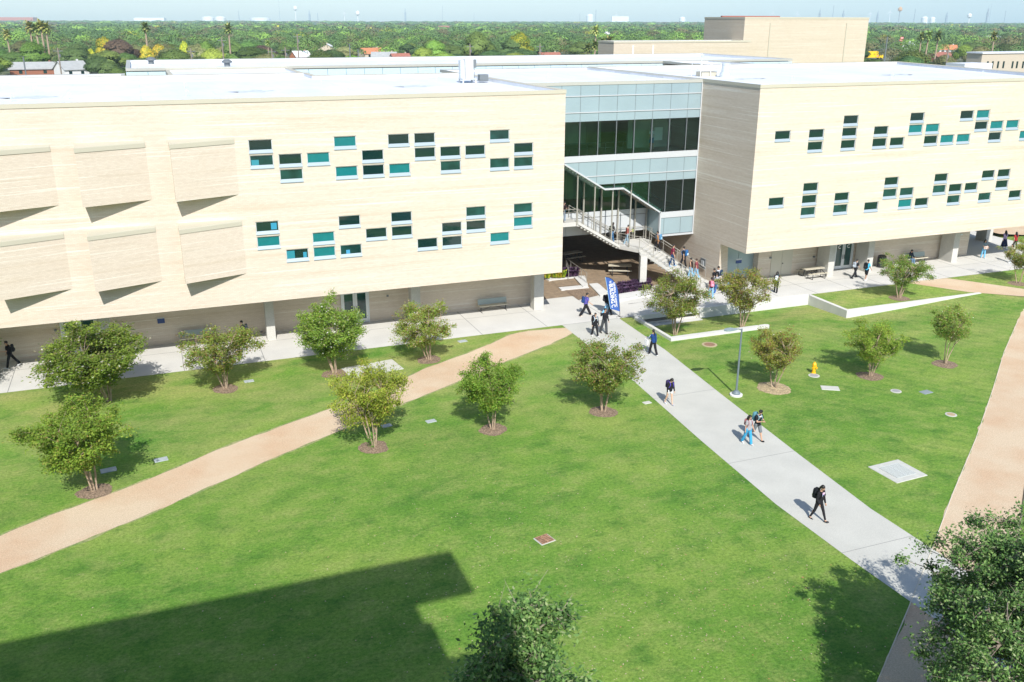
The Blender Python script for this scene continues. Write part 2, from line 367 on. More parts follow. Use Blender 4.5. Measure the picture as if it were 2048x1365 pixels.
tag(grid_sheet(lin(45.93, 58.43, .5), [50.86, 51.7, 52.5, 53.3, 54.2, 55.15], raised, 'raised_lawn', LAWN), kind='structure')
# far ground sheet
FG = mat('suburb_ground', (.10, .13, .05), 1, col2=(.19, .17, .11), scale=.03, detail=8)
b = MB(); b.quad((-7300, -55, -1.2), (9700, -55, -1.2), (9700, 8500, -1.2), (-7300, 8500, -1.2)); tag(b.build('ground', FG), kind='structure')

def sheet(name, pts, m, z=.004, kind='structure', zf=None):
    poly = [Vector((p[0], p[1], 0)) for p in pts]
    bm = bmesh.new(); vs = [bm.verts.new((p.x, p.y, (zf(p.x, p.y) if zf else 0)+z)) for p in poly]
    f = bm.faces.new(vs); bmesh.ops.triangulate(bm, faces=[f])
    bm.normal_update()
    for f in bm.faces:
        if f.normal.z < 0: f.normal_flip()
    me = bpy.data.meshes.new(name); bm.to_mesh(me); bm.free(); me.materials.append(m)
    o = obj(name, me); tag(o, kind=kind); return o
def ragged(pts, amp=.07, step=.7, seed=1):
    out = []
    for i in range(len(pts)):
        a_, b_ = Vector(pts[i][:2]), Vector(pts[(i+1) % len(pts)][:2]); L = (b_-a_).length; n = max(1, int(L/step)); nn = Vector((-(b_-a_).y, (b_-a_).x))/max(L, .01)
        for k in range(n): q = a_.lerp(b_, k/n); e = mnoise.noise(Vector((q.x*1.1, q.y*1.1, seed)))*amp*2+rnd.uniform(-.25, .25)*amp; out.append((q.x+nn.x*e, q.y+nn.y*e))
    return out
def g2(px, py): p = PZ(px, py, 0); return (p[0], p[1])
# sidewalks (left and right) and the walkway
sheet('sidewalk', [(-60, 55.5), (29.85, 55.5), (30.77, 55.5), (30.77, 61.72), (25.3, 61.72), (25.3, 61.05), (-60, 61.05)], CONC, .004)
def pz(x, y): return plaza_z(x, y)+.008
pxs = sorted(set([25.3, 27, 28.5, 29.8, 30.75, 31.3, 31.8, 32.6, 33.5, 36, 39, 42, 43.9, 44.9, 46]+lin(48, 76, 2))); pys = [55.15, 55.5, 57, 58, 59, 60, 61, 61.7, 63.2, 67, 75, 95]
plz = grid_sheet(pxs, pys, pz, 'plaza_paving', [CONC, PAVER], skip=lambda x, y: (x > 46 and y > 61.2 and x < 67) or (x > 67 and y > 75) or (x < 30.75 and y < 61.7))
plz.data.materials.append(PAVER) if len(plz.data.materials) < 2 else None
for p in plz.data.polygons:
    c = p.center
    if c.x < 42.9 and c.y > 61.6: p.material_index = 1
tag(plz, kind='structure')
WL = [(25.35, 54.95), (24.95, 44.2), (24.26, 36.1), (23.8, 29.2), (23.85, 24.5), (24.0, 20.9), (24.2, 14), (24.3, 2)]
WR = [(29.75, 55.3), (29.45, 48.5), (28.65, 41.0), (27.85, 32.8), (27.4, 27.4), (27.45, 23.5), (27.5, 20), (27.6, 14), (27.6, 2)]
sheet('walkway', WL[::-1]+[(25.35, 55.48)]+[(29.8, 55.48)]+WR, CONCW, .010)
# gravel paths
up_ = [(-60, 1320), (0, 1072), (100, 1031), (191, 1000), (308, 955), (434, 901), (560, 854), (666, 816), (771, 780), (798, 762), (862, 733), (921, 712), (980, 689), (1020, 670), (1060, 662), (1100, 658.5), (1142, 655.5)]
lo_ = [(1147, 666), (1100, 689), (1018, 721), (909, 767), (795, 812), (669, 866), (540, 919), (473, 950), (307, 1024), (181, 1075), (0, 1147), (-60, 1174)]
up_[0] = (-60, 1097)
sheet('gravel_path', ragged([g2(*p) for p in up_+lo_], .045, .3), GRAVEL, .007)
a = [(56.05, 45.1), (49.5, 40.4), (43.47, 35.76), (37.4, 31.2), (31.67, 27.1), (27.73, 24.18), (23.6, 21.18), (20.07, 18.67), (12, 12.9)]
c_ = [(15, 9.5), (24.5, 18), (31.7, 23.6), (35.1, 26.3), (42, 31.6), (52, 39), (62, 46.0), (70, 51.5)]
sheet('gravel_path', ragged(a+c_+[(67, 52.9)], .06, .5), GRAVEL, .006)
p2 = [(1800, 566), (1824, 567.7), (1938, 585), (2048, 593.6), (2140, 602), (2140, 590), (2048, 578.7), (1960, 566), (1893.7, 557)]
sheet('gravel_path', [tuple(PZ(p[0], p[1], PLZ)[:2]) for p in p2], GRAVEL, PLZ+.012)
sheet('gravel_path', [(77.2, 66), (84, 61.5), (104, 60.5), (104, 66.5), (86, 68), (77.2, 78)], GRAVEL, .18)
DRY = mat('thin_dry_turf', (.30, .29, .13), 1, col2=(.16, .235, .065), scale=1.6, stretch=(1, 1, 1), fine=.35, fscale=9)
mid = [g2(*p) for p in up_+lo_]; cxm = None
sheet('worn_turf', ragged([(x, y+.13) if i < len(up_) else (x, y-.13) for i, (x, y) in enumerate(mid)], .07, .3, 5), DRY, .0035)
# expansion joints cut in the paving
jb = MB()
for x in lin(-28, 29, 4.75): jb.box(x, 55.5, 0, x+.035, 61.0, .0065)
jb.box(-60, 59.2, 0, 25.4, 59.23, .0065)
for x in lin(33.5, 75, 3.3): jb.box(x, 55.17, PLZ, x+.035, 60.45, PLZ+.0105)
jb.box(31.8, 57.9, PLZ, 75, 57.93, PLZ+.0104)
for y in (8, 16.5, 25, 33.3, 41.6, 49.5):
    jb.box(np.interp(y, [2, 20.9, 24.5, 29.2, 36.1, 44.2, 55], [24.3, 24.0, 23.85, 23.8, 24.26, 24.95, 25.35]), y, 0, np.interp(y, [2, 14, 20, 23.5, 27.4, 32.8, 41, 48.5, 55.3], [27.6, 27.6, 27.5, 27.45, 27.4, 27.85, 28.65, 29.45, 29.75]), y+.022, .0122)
jb.box(25.4, 55.46, 0, 29.7, 55.5, .0122)
tag(jb.build('paving_joints', JOINT), kind='structure')
# path edging strips (thin steel edge of the granite path)
eb = MB(); 
for i in range(len(a)-1): eb.tube([(a[i][0], a[i][1], .01), (a[i+1][0], a[i+1][1], .01)], .022, 5)
tag(eb.build('path_edging', mat('edging', (.55, .50, .40), .9)), kind='structure')
e2 = MB(); cc = c_
for i in range(len(cc)-1): e2.tube([(cc[i][0], cc[i][1], .01), (cc[i+1][0], cc[i+1][1], .01)], .03, 5)
tag(e2.build('path_edging', mat('edging_dark', (.08, .07, .05), .9)), kind='structure')

# ================================================================== RETAINING WALLS AND KERBS
SURV['k'] = KR
WA_, WA = WA, 55.6
t = thing('retaining_wall', 'white concrete retaining wall along the plaza edge with a wide dark drainage opening', 'wall', (38, WA, 0))
b = MB()
b.box(31.0, WA-.25, -.28, 36.4, WA, .05)                         # lintel over the opening
b.box(31.0, WA-.25, -1.3, 31.35, WA, -.28)
b.box(36.4, WA-.25, -1.3, 46.2, WA, .05)
b.build('wall', CONCWALL, t, world=True)
b = MB(); b.box(31.35, WA-.02, -.9, 36.4, WA+2.2, -.60); b.box(36.2, WA+.001, -1.0, 36.4, WA+2.2, -.30); b.box(31.36, WA+2.2, -1.0, 36.4, WA+2.4, -.30); b.build('culvert', CONC, t, world=True)
b = MB(); b.box(31.0, WA-.001, .05, 46.3, WA+.35, .07); b.build('coping', CONC, t, world=True)
t = thing('retaining_wall', 'white concrete retaining wall wrapping the raised turf wedge with its corner towards the lawn', 'wall', (WBX, WBY, 0))
b = MB(); b.prism([(46.05, 51.05), (46.35, 51.35), (46.35, 55.6), (46.05, 55.35)], -1.2, .05); b.prism([(46.05, 51.05), (59.0, 51.1), (59.0, 51.34), (46.352, 51.35)], -1.2, .045); b.build('wall', CONCWALL, t, world=True)
t = thing('kerb', 'low white concrete kerb with a rounded end around the sunken bed', 'kerb', (31, 50.5, 0))
b = MB(); b.box(30.9, 50.45, -.9, 31.15, 55.32, .03); b.prism([(30.9, 50.2), (38.6, 50.2), (38.75, 50.28), (38.8, 50.4), (38.75, 50.52), (38.6, 50.6), (31.152, 50.6), (31.152, 50.449), (30.9, 50.449)], -.9, .032); b.build('wall', CONCWALL, t, world=True)
SURV['k'] = 1.0; WA = WA_
sheet('culvert_floor', [(31.1, 53.9), (36.1, 54.2), (36.1, 55.15), (31.1, 55.15)], CONC, -.53)

# ================================================================== BUILDING WINGS
FY, FB, FT, FC = 59.3, 2.68, 15.24, 15.5
def holed_wall(mb, x0, x1, z0, z1, y, holes, depth=.16, m=0):
    X = sorted(set([x0, x1]+[h[0] for h in holes]+[h[1] for h in holes])); Zs = sorted(set([z0, z1]+[h[2] for h in holes]+[h[3] for h in holes]))
    X = [x for x in X if x0-1e-6 <= x <= x1+1e-6]
    for i in range(len(X)-1):
        # merge solid runs in z
        run = None
        for j in range(len(Zs)-1):
            cx_, cz_ = (X[i]+X[i+1])/2, (Zs[j]+Zs[j+1])/2
            solid = not any(h[0] < cx_ < h[1] and h[2] < cz_ < h[3] for h in holes)
            if solid: run = (run[0] if run else Zs[j], Zs[j+1])
            if (not solid or j == len(Zs)-2) and run:
                mb.quad((X[i], y, run[0]), (X[i+1], y, run[0]), (X[i+1], y, run[1]), (X[i], y, run[1]), m); run = None
    for (a, b_, c, d) in holes:
        y2 = y+depth
        mb.quad((a, y, c), (b_, y, c), (b_, y2, c), (a, y2, c), m); mb.quad((a, y2, d), (b_, y2, d), (b_, y, d), (a, y, d), m)
        mb.quad((a, y, d), (a, y, c), (a, y2, c), (a, y2, d), m); mb.quad((b_, y, c), (b_, y, d), (b_, y2, d), (b_, y2, c), m)
WW, WH = 1.44, .87
wf = MB(); wf.box(0, .05, WH-.05, WW, .14, WH); wf.box(0, .05, .22, .05, .14, WH-.05); wf.box(WW-.05, .05, .22, WW, .14, WH-.05)
W_FRAME = wf.mesh('window_frame', ALU)
ws = MB(); ws.add([(0,-.03,0),(WW,-.03,0),(WW,-.05,.05),(0,-.05,.05),(0,.10,.24),(WW,.10,.24),(0,.16,0),(WW,.16,0)], [(0,1,3-1,3),(3,2,5,4),(0,3,4,6),(1,7,5,2)])
W_SILL = ws.mesh('window_sill', SILL)
wp = MB(); wp.quad((.05,.11,.22),(WW-.05,.11,.22),(WW-.05,.11,WH-.05),(.05,.11,WH-.05))
W_PANE = [wp.mesh('window_pane', g) for g in (GLASS, GLASSB, GLASSH)]
W_BLIND = MB().quad((.05,.113,.22),(.55,.113,.22),(.55,.113,WH-.05),(.05,.113,WH-.05)).mesh('blind', GLASSB)
def windows(parent, x0, spec):
    ox, oy, oz = parent.location
    for (col, row, kind) in spec:
        x = x0+col*1.7437; z = {0: 12.14, 1: 11.2, 2: 10.25, 3: 7.06, 4: 6.1, 5: 5.13}[row]
        q = kp((x, FY, z)); f = obj('window', W_FRAME, parent, loc=(q[0]-ox, q[1]-oy, q[2]-oz)); f.scale = (KF, KF, KF); obj('sill', W_SILL, f); obj('pane', W_PANE[kind], f)
LW = [(0,0,0),(0,1,2),(1,1,0),(1,2,2),(2,1,1),(3,0,1),(3,2,1),(4,1,0),(4,2,0),(5,0,0),(5,2,1),(6,0,0),(6,1,0),(7,1,0),(7,2,2),(8,1,0),(9,0,2),(9,2,2),(10,1,0),(10,2,2),
      (0,3,0),(0,4,1),(1,5,0),(2,4,1),(2,5,1),(3,3,0),(3,5,2),(4,4,0),(5,3,0),(5,4,0),(6,5,0),(7,4,0),(7,5,0),(8,3,2),(8,4,0),(9,5,1),(10,3,2),(10,4,1)]
RXS = [44.49, 47.63, 50.80, 53.91, 55.68, 57.43, 59.19, 60.93, 62.68, 64.44, 66.16, 67.94, 69.68, 71.43]
RW = [(0,1,0),(1,1,0),(1,2,0),(2,0,0),(2,1,0),(2,2,0),(3,1,0),(3,2,0),(4,2,0),(5,0,0),(5,1,1),(6,1,1),(6,2,0),(7,2,1),(8,2,1),(8,0,0),(9,0,1),(9,1,0),(10,1,1),(11,1,1),(10,2,0),(12,2,1),(13,1,0),
      (0,4,0),(1,3,0),(1,4,0),(1,5,2),(2,4,0),(2,5,2),(3,5,0),(4,3,0),(4,4,2),(5,4,2),(5,5,1),(6,5,0),(7,3,0),(7,4,2),(8,4,0),(8,5,2),(9,4,0),(10,3,0),(10,5,2),(11,3,0),(11,4,0),(12,5,0),(13,4,0)]
ZR = {0: 12.14, 1: 11.2, 2: 10.25, 3: 7.06, 4: 6.1, 5: 5.13}
def roof_with_parapet(parent, outer, zr, zt, th=.35, cop=COPING):
    """white membrane deck inside a parapet that follows the outline"""
    n = len(outer); o = [Vector((p[0], p[1])) for p in outer]; inn = []
    for i in range(n):
        d1 = (o[i]-o[i-1]).normalized(); d2 = (o[(i+1) % n]-o[i]).normalized()
        n1 = Vector((-d1.y, d1.x)); n2 = Vector((-d2.y, d2.x)); s = (n1+n2); s = s/max(.3, s.dot(n1)); inn.append(o[i]+s*th)
    b = MB(); b.add([(p.x, p.y, zr) for p in inn], [tuple(range(n))])
    for i in range(n):
        j = (i+1) % n; b.quad((inn[i].x, inn[i].y, zr), (inn[i].x, inn[i].y, zt-.06), (inn[j].x, inn[j].y, zt-.06), (inn[j].x, inn[j].y, zr))
    b.build('roof', ROOFW, parent, world=True)
    c = MB(); oo = []
    for i in range(n):
        d1 = (o[i]-o[i-1]).normalized(); d2 = (o[(i+1) % n]-o[i]).normalized()
        n1 = Vector((-d1.y, d1.x)); n2 = Vector((-d2.y, d2.x)); s = (n1+n2); s = s/max(.3, s.dot(n1)); oo.append(o[i]-s*.04)
    for i in range(n):
        j = (i+1) % n; A, B_, C_, D_ = oo[i], oo[j], inn[j], inn[i]
        c.add([(A.x,A.y,zt),(B_.x,B_.y,zt),(C_.x,C_.y,zt-.05),(D_.x,D_.y,zt-.05),(A.x,A.y,zt-.26),(B_.x,B_.y,zt-.26)], [(0,1,2,3),(4,5,1,0)])
    c.build('coping', cop, parent, world=True)
# --- left wing
FBG = CAMZ-(CAMZ-FB)*KF
SURV['k'] = KF
LWG = thing('academic_building', 'left brick wing with projecting wedge shaped bays and scattered small windows', 'building', (0, 61, 0))
b = MB()
holes = [(5.78+c*1.7437, 5.78+c*1.7437+WW, ZR[r], ZR[r]+WH) for c, r, k in LW]
holed_wall(b, -40, 27.0, FB, FT, FY, holes)
b.quad((27.0, FY, FB), (27.0, 85, FB), (27.0, 85, FT), (27.0, FY, FT)); b.quad((27.0, 82, FB), (-40, 82, FB), (-40, 82, FT), (27.0, 82, FT))
b.quad((-40, FY, FB), (-40, FY, FT), (-40, 82, FT), (-40, 82, FB))
b.build('upper_wall', BRICK, LWG, world=True)
b = MB(); b.quad((-40, FY, FB), (-40, 67, FB), (27, 67, FB), (27, FY, FB)); b.quad((26.4, 67, FB+.01), (25.4, 85, FB+.01), (27, 85, FB+.01), (27, 67, FB+.01)); b.build('soffit', SOFF, LWG, world=True)
SURV['k'] = 1.0; b = MB(); b.box(-40, 61.0, -.6, 25.25, 81, FBG-.002); b.build('ground_wall', BRICK, LWG, world=True); SURV['k'] = KF
lwo = [(-40, FY), (27, FY), (27, 67.15), (27, 82), (14, 82), (14, 86.5), (-40, 86.5)]
roof_with_parapet(LWG, lwo, 15.2, FC)
windows(LWG, 5.78, LW)
# two of the windows hold papers or a half drawn blind
for (x, z, wd, hh, c) in ((5.78+.95, 7.06+.30, .36, .42, (.03, .26, .40)), (7.52+.06, 5.13+.25, .5, .5, (.02, .22, .27)), (7.52+1.1, 5.13+.25, .22, .35, (.03, .26, .38)), (11.02+.4, 5.13+.25, .25, .25, (.06, .3, .5)), (5.78+.1, 11.2+.25, .45, .32, (.03, .24, .30))):
    b = MB(); b.box(x, FY+.098, z, x+wd, FY+.108, z+hh); b.build('window_paper', mat('window_paper', c, .5), LWG, world=True)
# bays
def bay(x0, zb):
    x1 = x0+3.75; pr = 1.27; fz = zb+3.10; lz_ = fz+.25
    b = MB(); b.add([(x0, FY-pr, zb), (x1, FY, zb), (x1, FY, fz), (x0, FY-pr, fz), (x0, FY, zb), (x0, FY, fz)], [(0,1,2,3), (4,0,3,5), (0,4,1)])
    bo = b.build('bay', BRICK, LWG, world=True)
    c = MB(); c.add([(x0-.03, FY-pr-.05, fz), (x1, FY-.04, fz), (x1, FY-.04, lz_), (x0-.03, FY-pr-.05, lz_), (x0-.03, FY, fz), (x0-.03, FY, lz_), (x0-.03, FY, lz_+.14), (x1, FY, lz_+.14)],
                     [(0,1,2,3), (4,0,3,5), (3,2,7,6), (5,3,6)])
    c.build('bay_cap', COPING, LWG, world=True)
    g = MB(); g.box(x0-.004, FY-pr+.2, zb+.3, x0+.0, FY-.1, fz-.2); g.build('bay_window', GLASS, LWG, world=True)
for x0 in (1.22, -3.85, -8.92):
    for zb in (9.73, 4.68): bay(x0, zb)
SURV['k'] = 1.0
for (x0, x1) in ((-4.05, -3.4), (5.9, 6.45), (15.7, 16.35), (24.86, 25.61)):
    b = MB(); b.box(x0, FY+.06, -.6, x1, FY+.75, FBG-.003); b.build('column', CONCCOL, LWG, world=True)
# doors
def text_mesh(s, size, depth, m, name='lettering', cx_=True):
    cu = bpy.data.curves.new(name, 'FONT'); cu.body = s; cu.size = size; cu.extrude = depth; cu.offset = size*.02
    cu.align_x = 'CENTER' if cx_ else 'LEFT'; cu.align_y = 'CENTER'
    o = bpy.data.objects.new(name, cu); COL.objects.link(o)
    dg = bpy.context.evaluated_depsgraph_get(); me = bpy.data.meshes.new_from_object(o.evaluated_get(dg)); bpy.data.objects.remove(o); me.materials.clear(); me.materials.append(m); return me
WLET = mat('white_lettering', (.8, .8, .78), .5)
C_ME = text_mesh('C', .42, .003, WLET)
def glass_door(parent, x0, x1, z1, y, letters):
    ox, oy, oz = parent.location; mid = (x0+x1)/2
    fr = MB(); fr.box(x0, y-.10, 0, x0+.08, y, z1); fr.box(x1-.08, y-.10, 0, x1, y, z1); fr.box(x0+.08, y-.10, z1-.08, x1-.08, y, z1)
    fr.build('door_frame', ALU, parent, world=True)
    for k, (a, c) in enumerate(((x0+.085, mid-.01), (mid+.01, x1-.085))):
        d = MB(); d.box(a, y-.07, .03, a+.14, y-.02, z1-.085); d.box(c-.14, y-.07, .03, c, y-.02, z1-.085); d.box(a+.14, y-.07, .03, c-.14, y-.02, .30); d.box(a+.14, y-.07, z1-.2, c-.14, y-.02, z1-.085)
        dd = d.build('door', ALU, parent, world=True)
        g = MB(); A_, B_ = kp((a+.14, y-.05, .30)), kp((c-.14, y-.04, z1-.2)); g.box(A_[0]-ox, A_[1]-oy, A_[2], B_[0]-ox, B_[1]-oy, B_[2]); g.build('pane', GLASSH, dd)
        h = MB(); hq = kp((c-.07 if k == 0 else a+.07, y-.13, .9)); hx, hy, hz = hq[0]-ox, hq[1]-oy, hq[2]; h.tube([(hx, hy, hz), (hx, hy, hz+.35)], .018, 6); h.tube([(hx, hy, hz+.02), (hx, hy+.07, hz+.02)], .012, 6); h.tube([(hx, hy, hz+.33), (hx, hy+.07, hz+.33)], .012, 6); h.build('handle', DARKM, dd)
        if letters[k]:
            lq = kp(((a+c)/2, y-.056, z1-.42)); l = obj('lettering', C_ME, dd, loc=(lq[0]-ox, lq[1]-oy, lq[2])); l.rotation_euler = (R(90), 0, 0)
glass_door(LWG, -6.35, -4.2, 2.35, 61.0, (1, 0))
glass_door(LWG, 11.15, 13.1, 2.35, 61.0, (0, 0))
SIGNB = mat('sign_blue', (.02, .055, .20), .4)
b = MB(); p = PY(322, 641, 60.98); b.box(p[0]-.22, 60.95, p[2]-.2, p[0]+.22, 60.995, p[2]+.12); b.box(p[0]-.22, 60.95, p[2]+.122, p[0]+.22, 60.995, p[2]+.2, 1); b.build('wall_sign', [SIGNB, PANELW], LWG, world=True)
for (a_, c_2) in ((111, 661), (523, 664), (775, 592)):
    p = PY(a_, c_2, 60.98); b = MB(); b.box(p[0]-.07, 60.93, p[2]-.06, p[0]+.07, 60.99, p[2]+.06); b.build('outlet_box', GREYM, LWG, world=True)
# --- right wing
RWG = thing('academic_building', 'right brick wing with grey brick side wall and scattered small windows', 'building', (42.8, 61, 0))
b = MB(); holes = [(RXS[c], RXS[c]+WW, ZR[r], ZR[r]+WH) for c, r, k in RW]
EX = 75.2
SURV['k'] = KF
holed_wall(b, 42.8, EX, FB, FT, FY, holes)
b.quad((42.8, 63.2, -1.1), (42.8, FY+3.9, FB), (42.8, FY+3.9, FT), (42.8, 88.5, FT)) if False else None
b.quad((42.8, 88.5, FB), (42.8, FY, FB), (42.8, FY, FT), (42.8, 88.5, FT))
b.quad((42.8, 88.5, -1.15), (42.8, 62.85, -1.15), (42.8, 62.85, FB), (42.8, 88.5, FB))
b.quad((EX, FY, FB), (82.6, 88.5, FB), (82.6, 88.5, FT), (EX, FY, FT)); b.quad((82.6, 88.5, FB), (42.8, 88.5, FB), (42.8, 88.5, FT), (82.6, 88.5, FT))
b.build('upper_wall', BRICK, RWG, world=True)
b = MB(); b.add([(42.8, FY, FB), (42.8, 88.5, FB), (82.6, 88.5, FB), (EX, FY, FB)], [(0, 1, 2, 3)]); b.build('soffit', SOFF, RWG, world=True)
SURV['k'] = KR; FBR = CAMZ-(CAMZ-FB)*KF/KR; b = MB(); b.box(45.35, 61.1, -.6, 67.9, 85, FBR-.002); b.quad((41.25, 60.6, -1.1), (42.7, 61.3, -1.1), (42.45, 61.3, FBR), (41.25, 60.6, FBR)); b.build('ground_wall', BRICK, RWG, world=True)
b = MB(); b.box(42.5, 61.8, -.6, 43.9, 61.85, FBR); b.box(43.92, 61.77, -.6, 45.349, 61.85, FBR); b.build('entry_panel', PANEL, RWG, world=True)
SURV['k'] = KF; roof_with_parapet(RWG, [(42.8, FY), (EX, FY), (82.6, 88.5), (42.8, 88.5)], 15.2, FC)
ox, oy, oz = RWG.location
for (c, r, k) in RW:
    q = kp((RXS[c], FY, ZR[r])); f = obj('window', W_FRAME, RWG, loc=(q[0]-ox, q[1]-oy, q[2]-oz)); f.scale = (KF, KF, KF); obj('sill', W_SILL, f); obj('pane', W_PANE[k], f)
SURV['k'] = KR
for (x0, x1) in ((51.0, 51.6), (55.0, 55.6), (64.3, 64.92)):
    b = MB(); b.box(x0, FY+.06, -.6, x1, FY+1.5, FBR-.003); b.build('column', CONCCOL, RWG, world=True)
b = MB(); b.box(73.7, 64.4, -.6, 74.5, 65.6, FBR-.003); b.build('column', CONCCOL, RWG, world=True)
glass_door(RWG, 52.9, 54.9, 2.35, 61.1, (1, 1))
b = MB(); b.box(46.6, 61.06, .02, 47.64, 61.12, 2.3); b.box(47.66, 61.06, .02, 48.7, 61.12, 2.3); d = b.build('door', mat('beige_door', (.52, .49, .40), .5), RWG, world=True)
q = kp((47.75, 61.04, 1.05)); b = MB(); b.ball((q[0]-ox, q[1]-oy, q[2]), .05); b.build('handle', DARKM, d)
p = PY(1478, 523, 61.05); b = MB(); b.box(p[0]-.28, 61.03, p[2]-.16, p[0]+.24, 61.095, p[2]+.1); b.box(p[0]-.28, 61.03, p[2]+.102, p[0]+.24, 61.095, p[2]+.2, 1); b.build('wall_sign', [SIGNB, PANELW], RWG, world=True)
SURV['k'] = KF; p = PX(1407, 527, 42.8); b = MB(); b.box(42.70, p[1]-.35, p[2]-.42, 42.78, p[1]+.35, p[2]+.42); b.box(42.66, p[1]-.2, p[2]-.25, 42.698, p[1]+.2, p[2]+.25, 1); b.build('wall_cabinet', [GREYM, ALU], RWG, world=True)
SURV['k'] = KR
for (a_, c_2) in ((1541, 516), (1628, 514)):
    p = PY(a_, c_2, 61.05); b = MB(); b.box(p[0]-.09, 61.0, p[2]-.06, p[0]+.09, 61.09, p[2]+.06); b.build('outlet_box', GREYM, RWG, world=True)
b = MB(); b.box(66.2, 61.03, 1.9, 67.0, 61.095, 2.0); b.build('wall_sign', ALU, RWG, world=True)
# --- glass block between the wings
SURV['k'] = KF
GY = 67.15
GB = thing('glass_connector', 'blue panelled glass walled block with a sloping underside between the two brick wings', 'building', (35, 69.3, 0))
SO = [(27.0, 9.28), (30.54, 9.28), (34.21, 7.07), (35.9, 7.05), (39.5, 4.80), (39.501, 2.81), (42.8, 2.81)]
def sofz(x):
    for i in range(len(SO)-1):
        if SO[i][0] <= x <= SO[i+1][0]+1e-9: return SO[i][1]+(SO[i+1][1]-SO[i][1])*(x-SO[i][0])/(SO[i+1][0]-SO[i][0])
    return 2.81
PARTS = {}
def cell(nm, x0, x1, z0, z1, y, m=0):
    """part of a cell that lies above the sloping soffit line"""
    br = [x0, x1]+[s[0] for s in SO if x0 < s[0] < x1]
    for i in range(len(SO)-1):
        (xa, za), (xb, zb) = SO[i], SO[i+1]
        for zz in (z0, z1):
            if (za-zz)*(zb-zz) < 0:
                x = xa+(xb-xa)*(zz-za)/(zb-za)
                if x0 < x < x1: br.append(x)
    br = sorted(br); mb = MB()
    for i in range(len(br)-1):
        a_, c2 = br[i], br[i+1]
        if c2-a_ < .005: continue
        za, zc = max(z0, sofz(a_+1e-4)), max(z0, sofz(c2-1e-4))
        if za >= z1-1e-4 and zc >= z1-1e-4: continue
        mb.quad((a_, y, min(za, z1)), (c2, y, min(zc, z1)), (c2, y, z1), (a_, y, z1), m)
    if mb.f: mb.build(nm, PARTMAT[nm], GB, world=True)
PARTMAT = {'cladding_panel': PANEL, 'glass_pane': CURTAIN, 'cladding_backing': GREYM}
JX = [27.02]+[30.24+1.612*i for i in range(8)]+[42.79]
for i in range(len(JX)-1):
    x0, x1 = JX[i]+.018, JX[i+1]-.018
    for (z0, z1) in ((14.42, 15.3), (13.17, 14.35), (12.44, 13.1), (8.14, 9.25), (7.41, 8.07), (2.86, 4.2)): cell('cladding_panel', x0, x1, z0, z1, GY)
    for (z0, z1) in ((9.79, 12.41), (4.76, 7.37)): cell('glass_pane', x0, x1, z0, z1, GY+.03)
for (z0, z1) in ((12.42, 15.3), (7.38, 9.25), (2.83, 4.3)): cell('cladding_backing', JX[0], JX[-1], z0, z1, GY+.02)
tr = MB()
def hband(mb, z0, z1, y0, y1):
    xs_ = [27.02]; xx = 42.79
    x = 27.02
    while x < xx and sofz(x+.01) > (z0+z1)/2: x += .05
    mb.box(x, y0, z0, xx, y1, z1)
hband(tr, 9.28, 9.77, GY-.05, GY+.06); hband(tr, 4.24, 4.73, GY-.05, GY+.06)
for z in (14.38, 13.13, 8.10): hband(tr, z-.035, z+.035, GY-.06, GY+.01)
tr.box(42.70, GY-.075, 2.81, 42.795, GY-.052, 15.3)
for i in range(1, len(SO)-1):
    (xa, za), (xb, zb) = SO[i], SO[i+1]
    if abs(xa-xb) < .01: continue
    tr.add([(xa, GY-.12, za), (xb, GY-.12, zb), (xb, GY-.12, zb-.14), (xa, GY-.12, za-.14), (xa, GY+.1, za), (xb, GY+.1, zb), (xb, GY+.1, zb-.14), (xa, GY+.1, za-.14)], [(3,2,1,0), (0,1,5,4), (3,7,6,2), (0,4,7,3), (1,2,6,5)])
tr.box(39.44, GY-.12, 2.67, 39.56, GY+.1, 4.80)
tr.build('white_trim', PANELW, GB, world=True)
for x in JX[1:-1]:
    for (z0, z1) in ((9.77, 12.43), (4.73, 7.38)):
        zz = max(z0, sofz(x))
        if zz < z1: mu = MB(); mu.box(x-.03, GY-.03, zz, x+.03, GY+.14, z1); mu.build('mullion', GREYM, GB, world=True)
# soffit with little downlights, recess walls
sf = MB()
for i in range(1, 4):
    (xa, za), (xb, zb) = SO[i], SO[i+1]; sf.quad((xa, GY+.05, za-.1), (xa, 69.3, za-.1), (xb, 69.3, zb-.1), (xb, GY+.05, zb-.1))
sf.quad((39.5, GY, 2.8), (39.5, 75, 2.8), (42.8, 75, 2.8), (42.8, GY, 2.8)); sf.quad((26.4, 69.3, 2.8), (26.4, 97, 2.8), (39.5, 97, 2.8), (39.5, 69.3, 2.8))
sf.build('soffit', mat('soffit_bronze', (.30, .27, .22), .5), GB, world=True)
lt = MB()
for i in range(17):
    x = 30.7+i*.53; lt.lathe([(.05, 0), (.05, .06), (.03, .07)], (x, GY+.2, sofz(x)-.2), 8)
lt.build('downlight', WHITE, GB, world=True)
b = MB(); b.quad((39.48, 69.3, 2.8), (39.48, GY, 2.8), (39.48, GY, 4.7), (39.48, 69.3, 4.7)); b.build('side_cladding', PANEL, GB, world=True)
b = MB()
for i in range(9):
    x0 = 25.4+i*1.6; b.box(x0, 69.25, 2.85, min(x0+1.57, 39.47), 69.33, 4.25); b.box(x0, 69.25, 4.3, min(x0+1.57, 39.47), 69.33, 4.75)
b.build('recess_cladding', PANELW, GB, world=True)
b = MB(); 
for (x0, x1) in zip([25.4]+[28.6+1.6*i for i in range(7)], [28.55]+[28.6+1.6*i-.05 for i in range(1, 8)]): b.quad((x0, 69.3, 4.78), (x1, 69.3, 4.78), (x1, 69.3, 9.2), (x0, 69.3, 9.2))
b.build('recess_glazing', CURTAIN, GB, world=True)
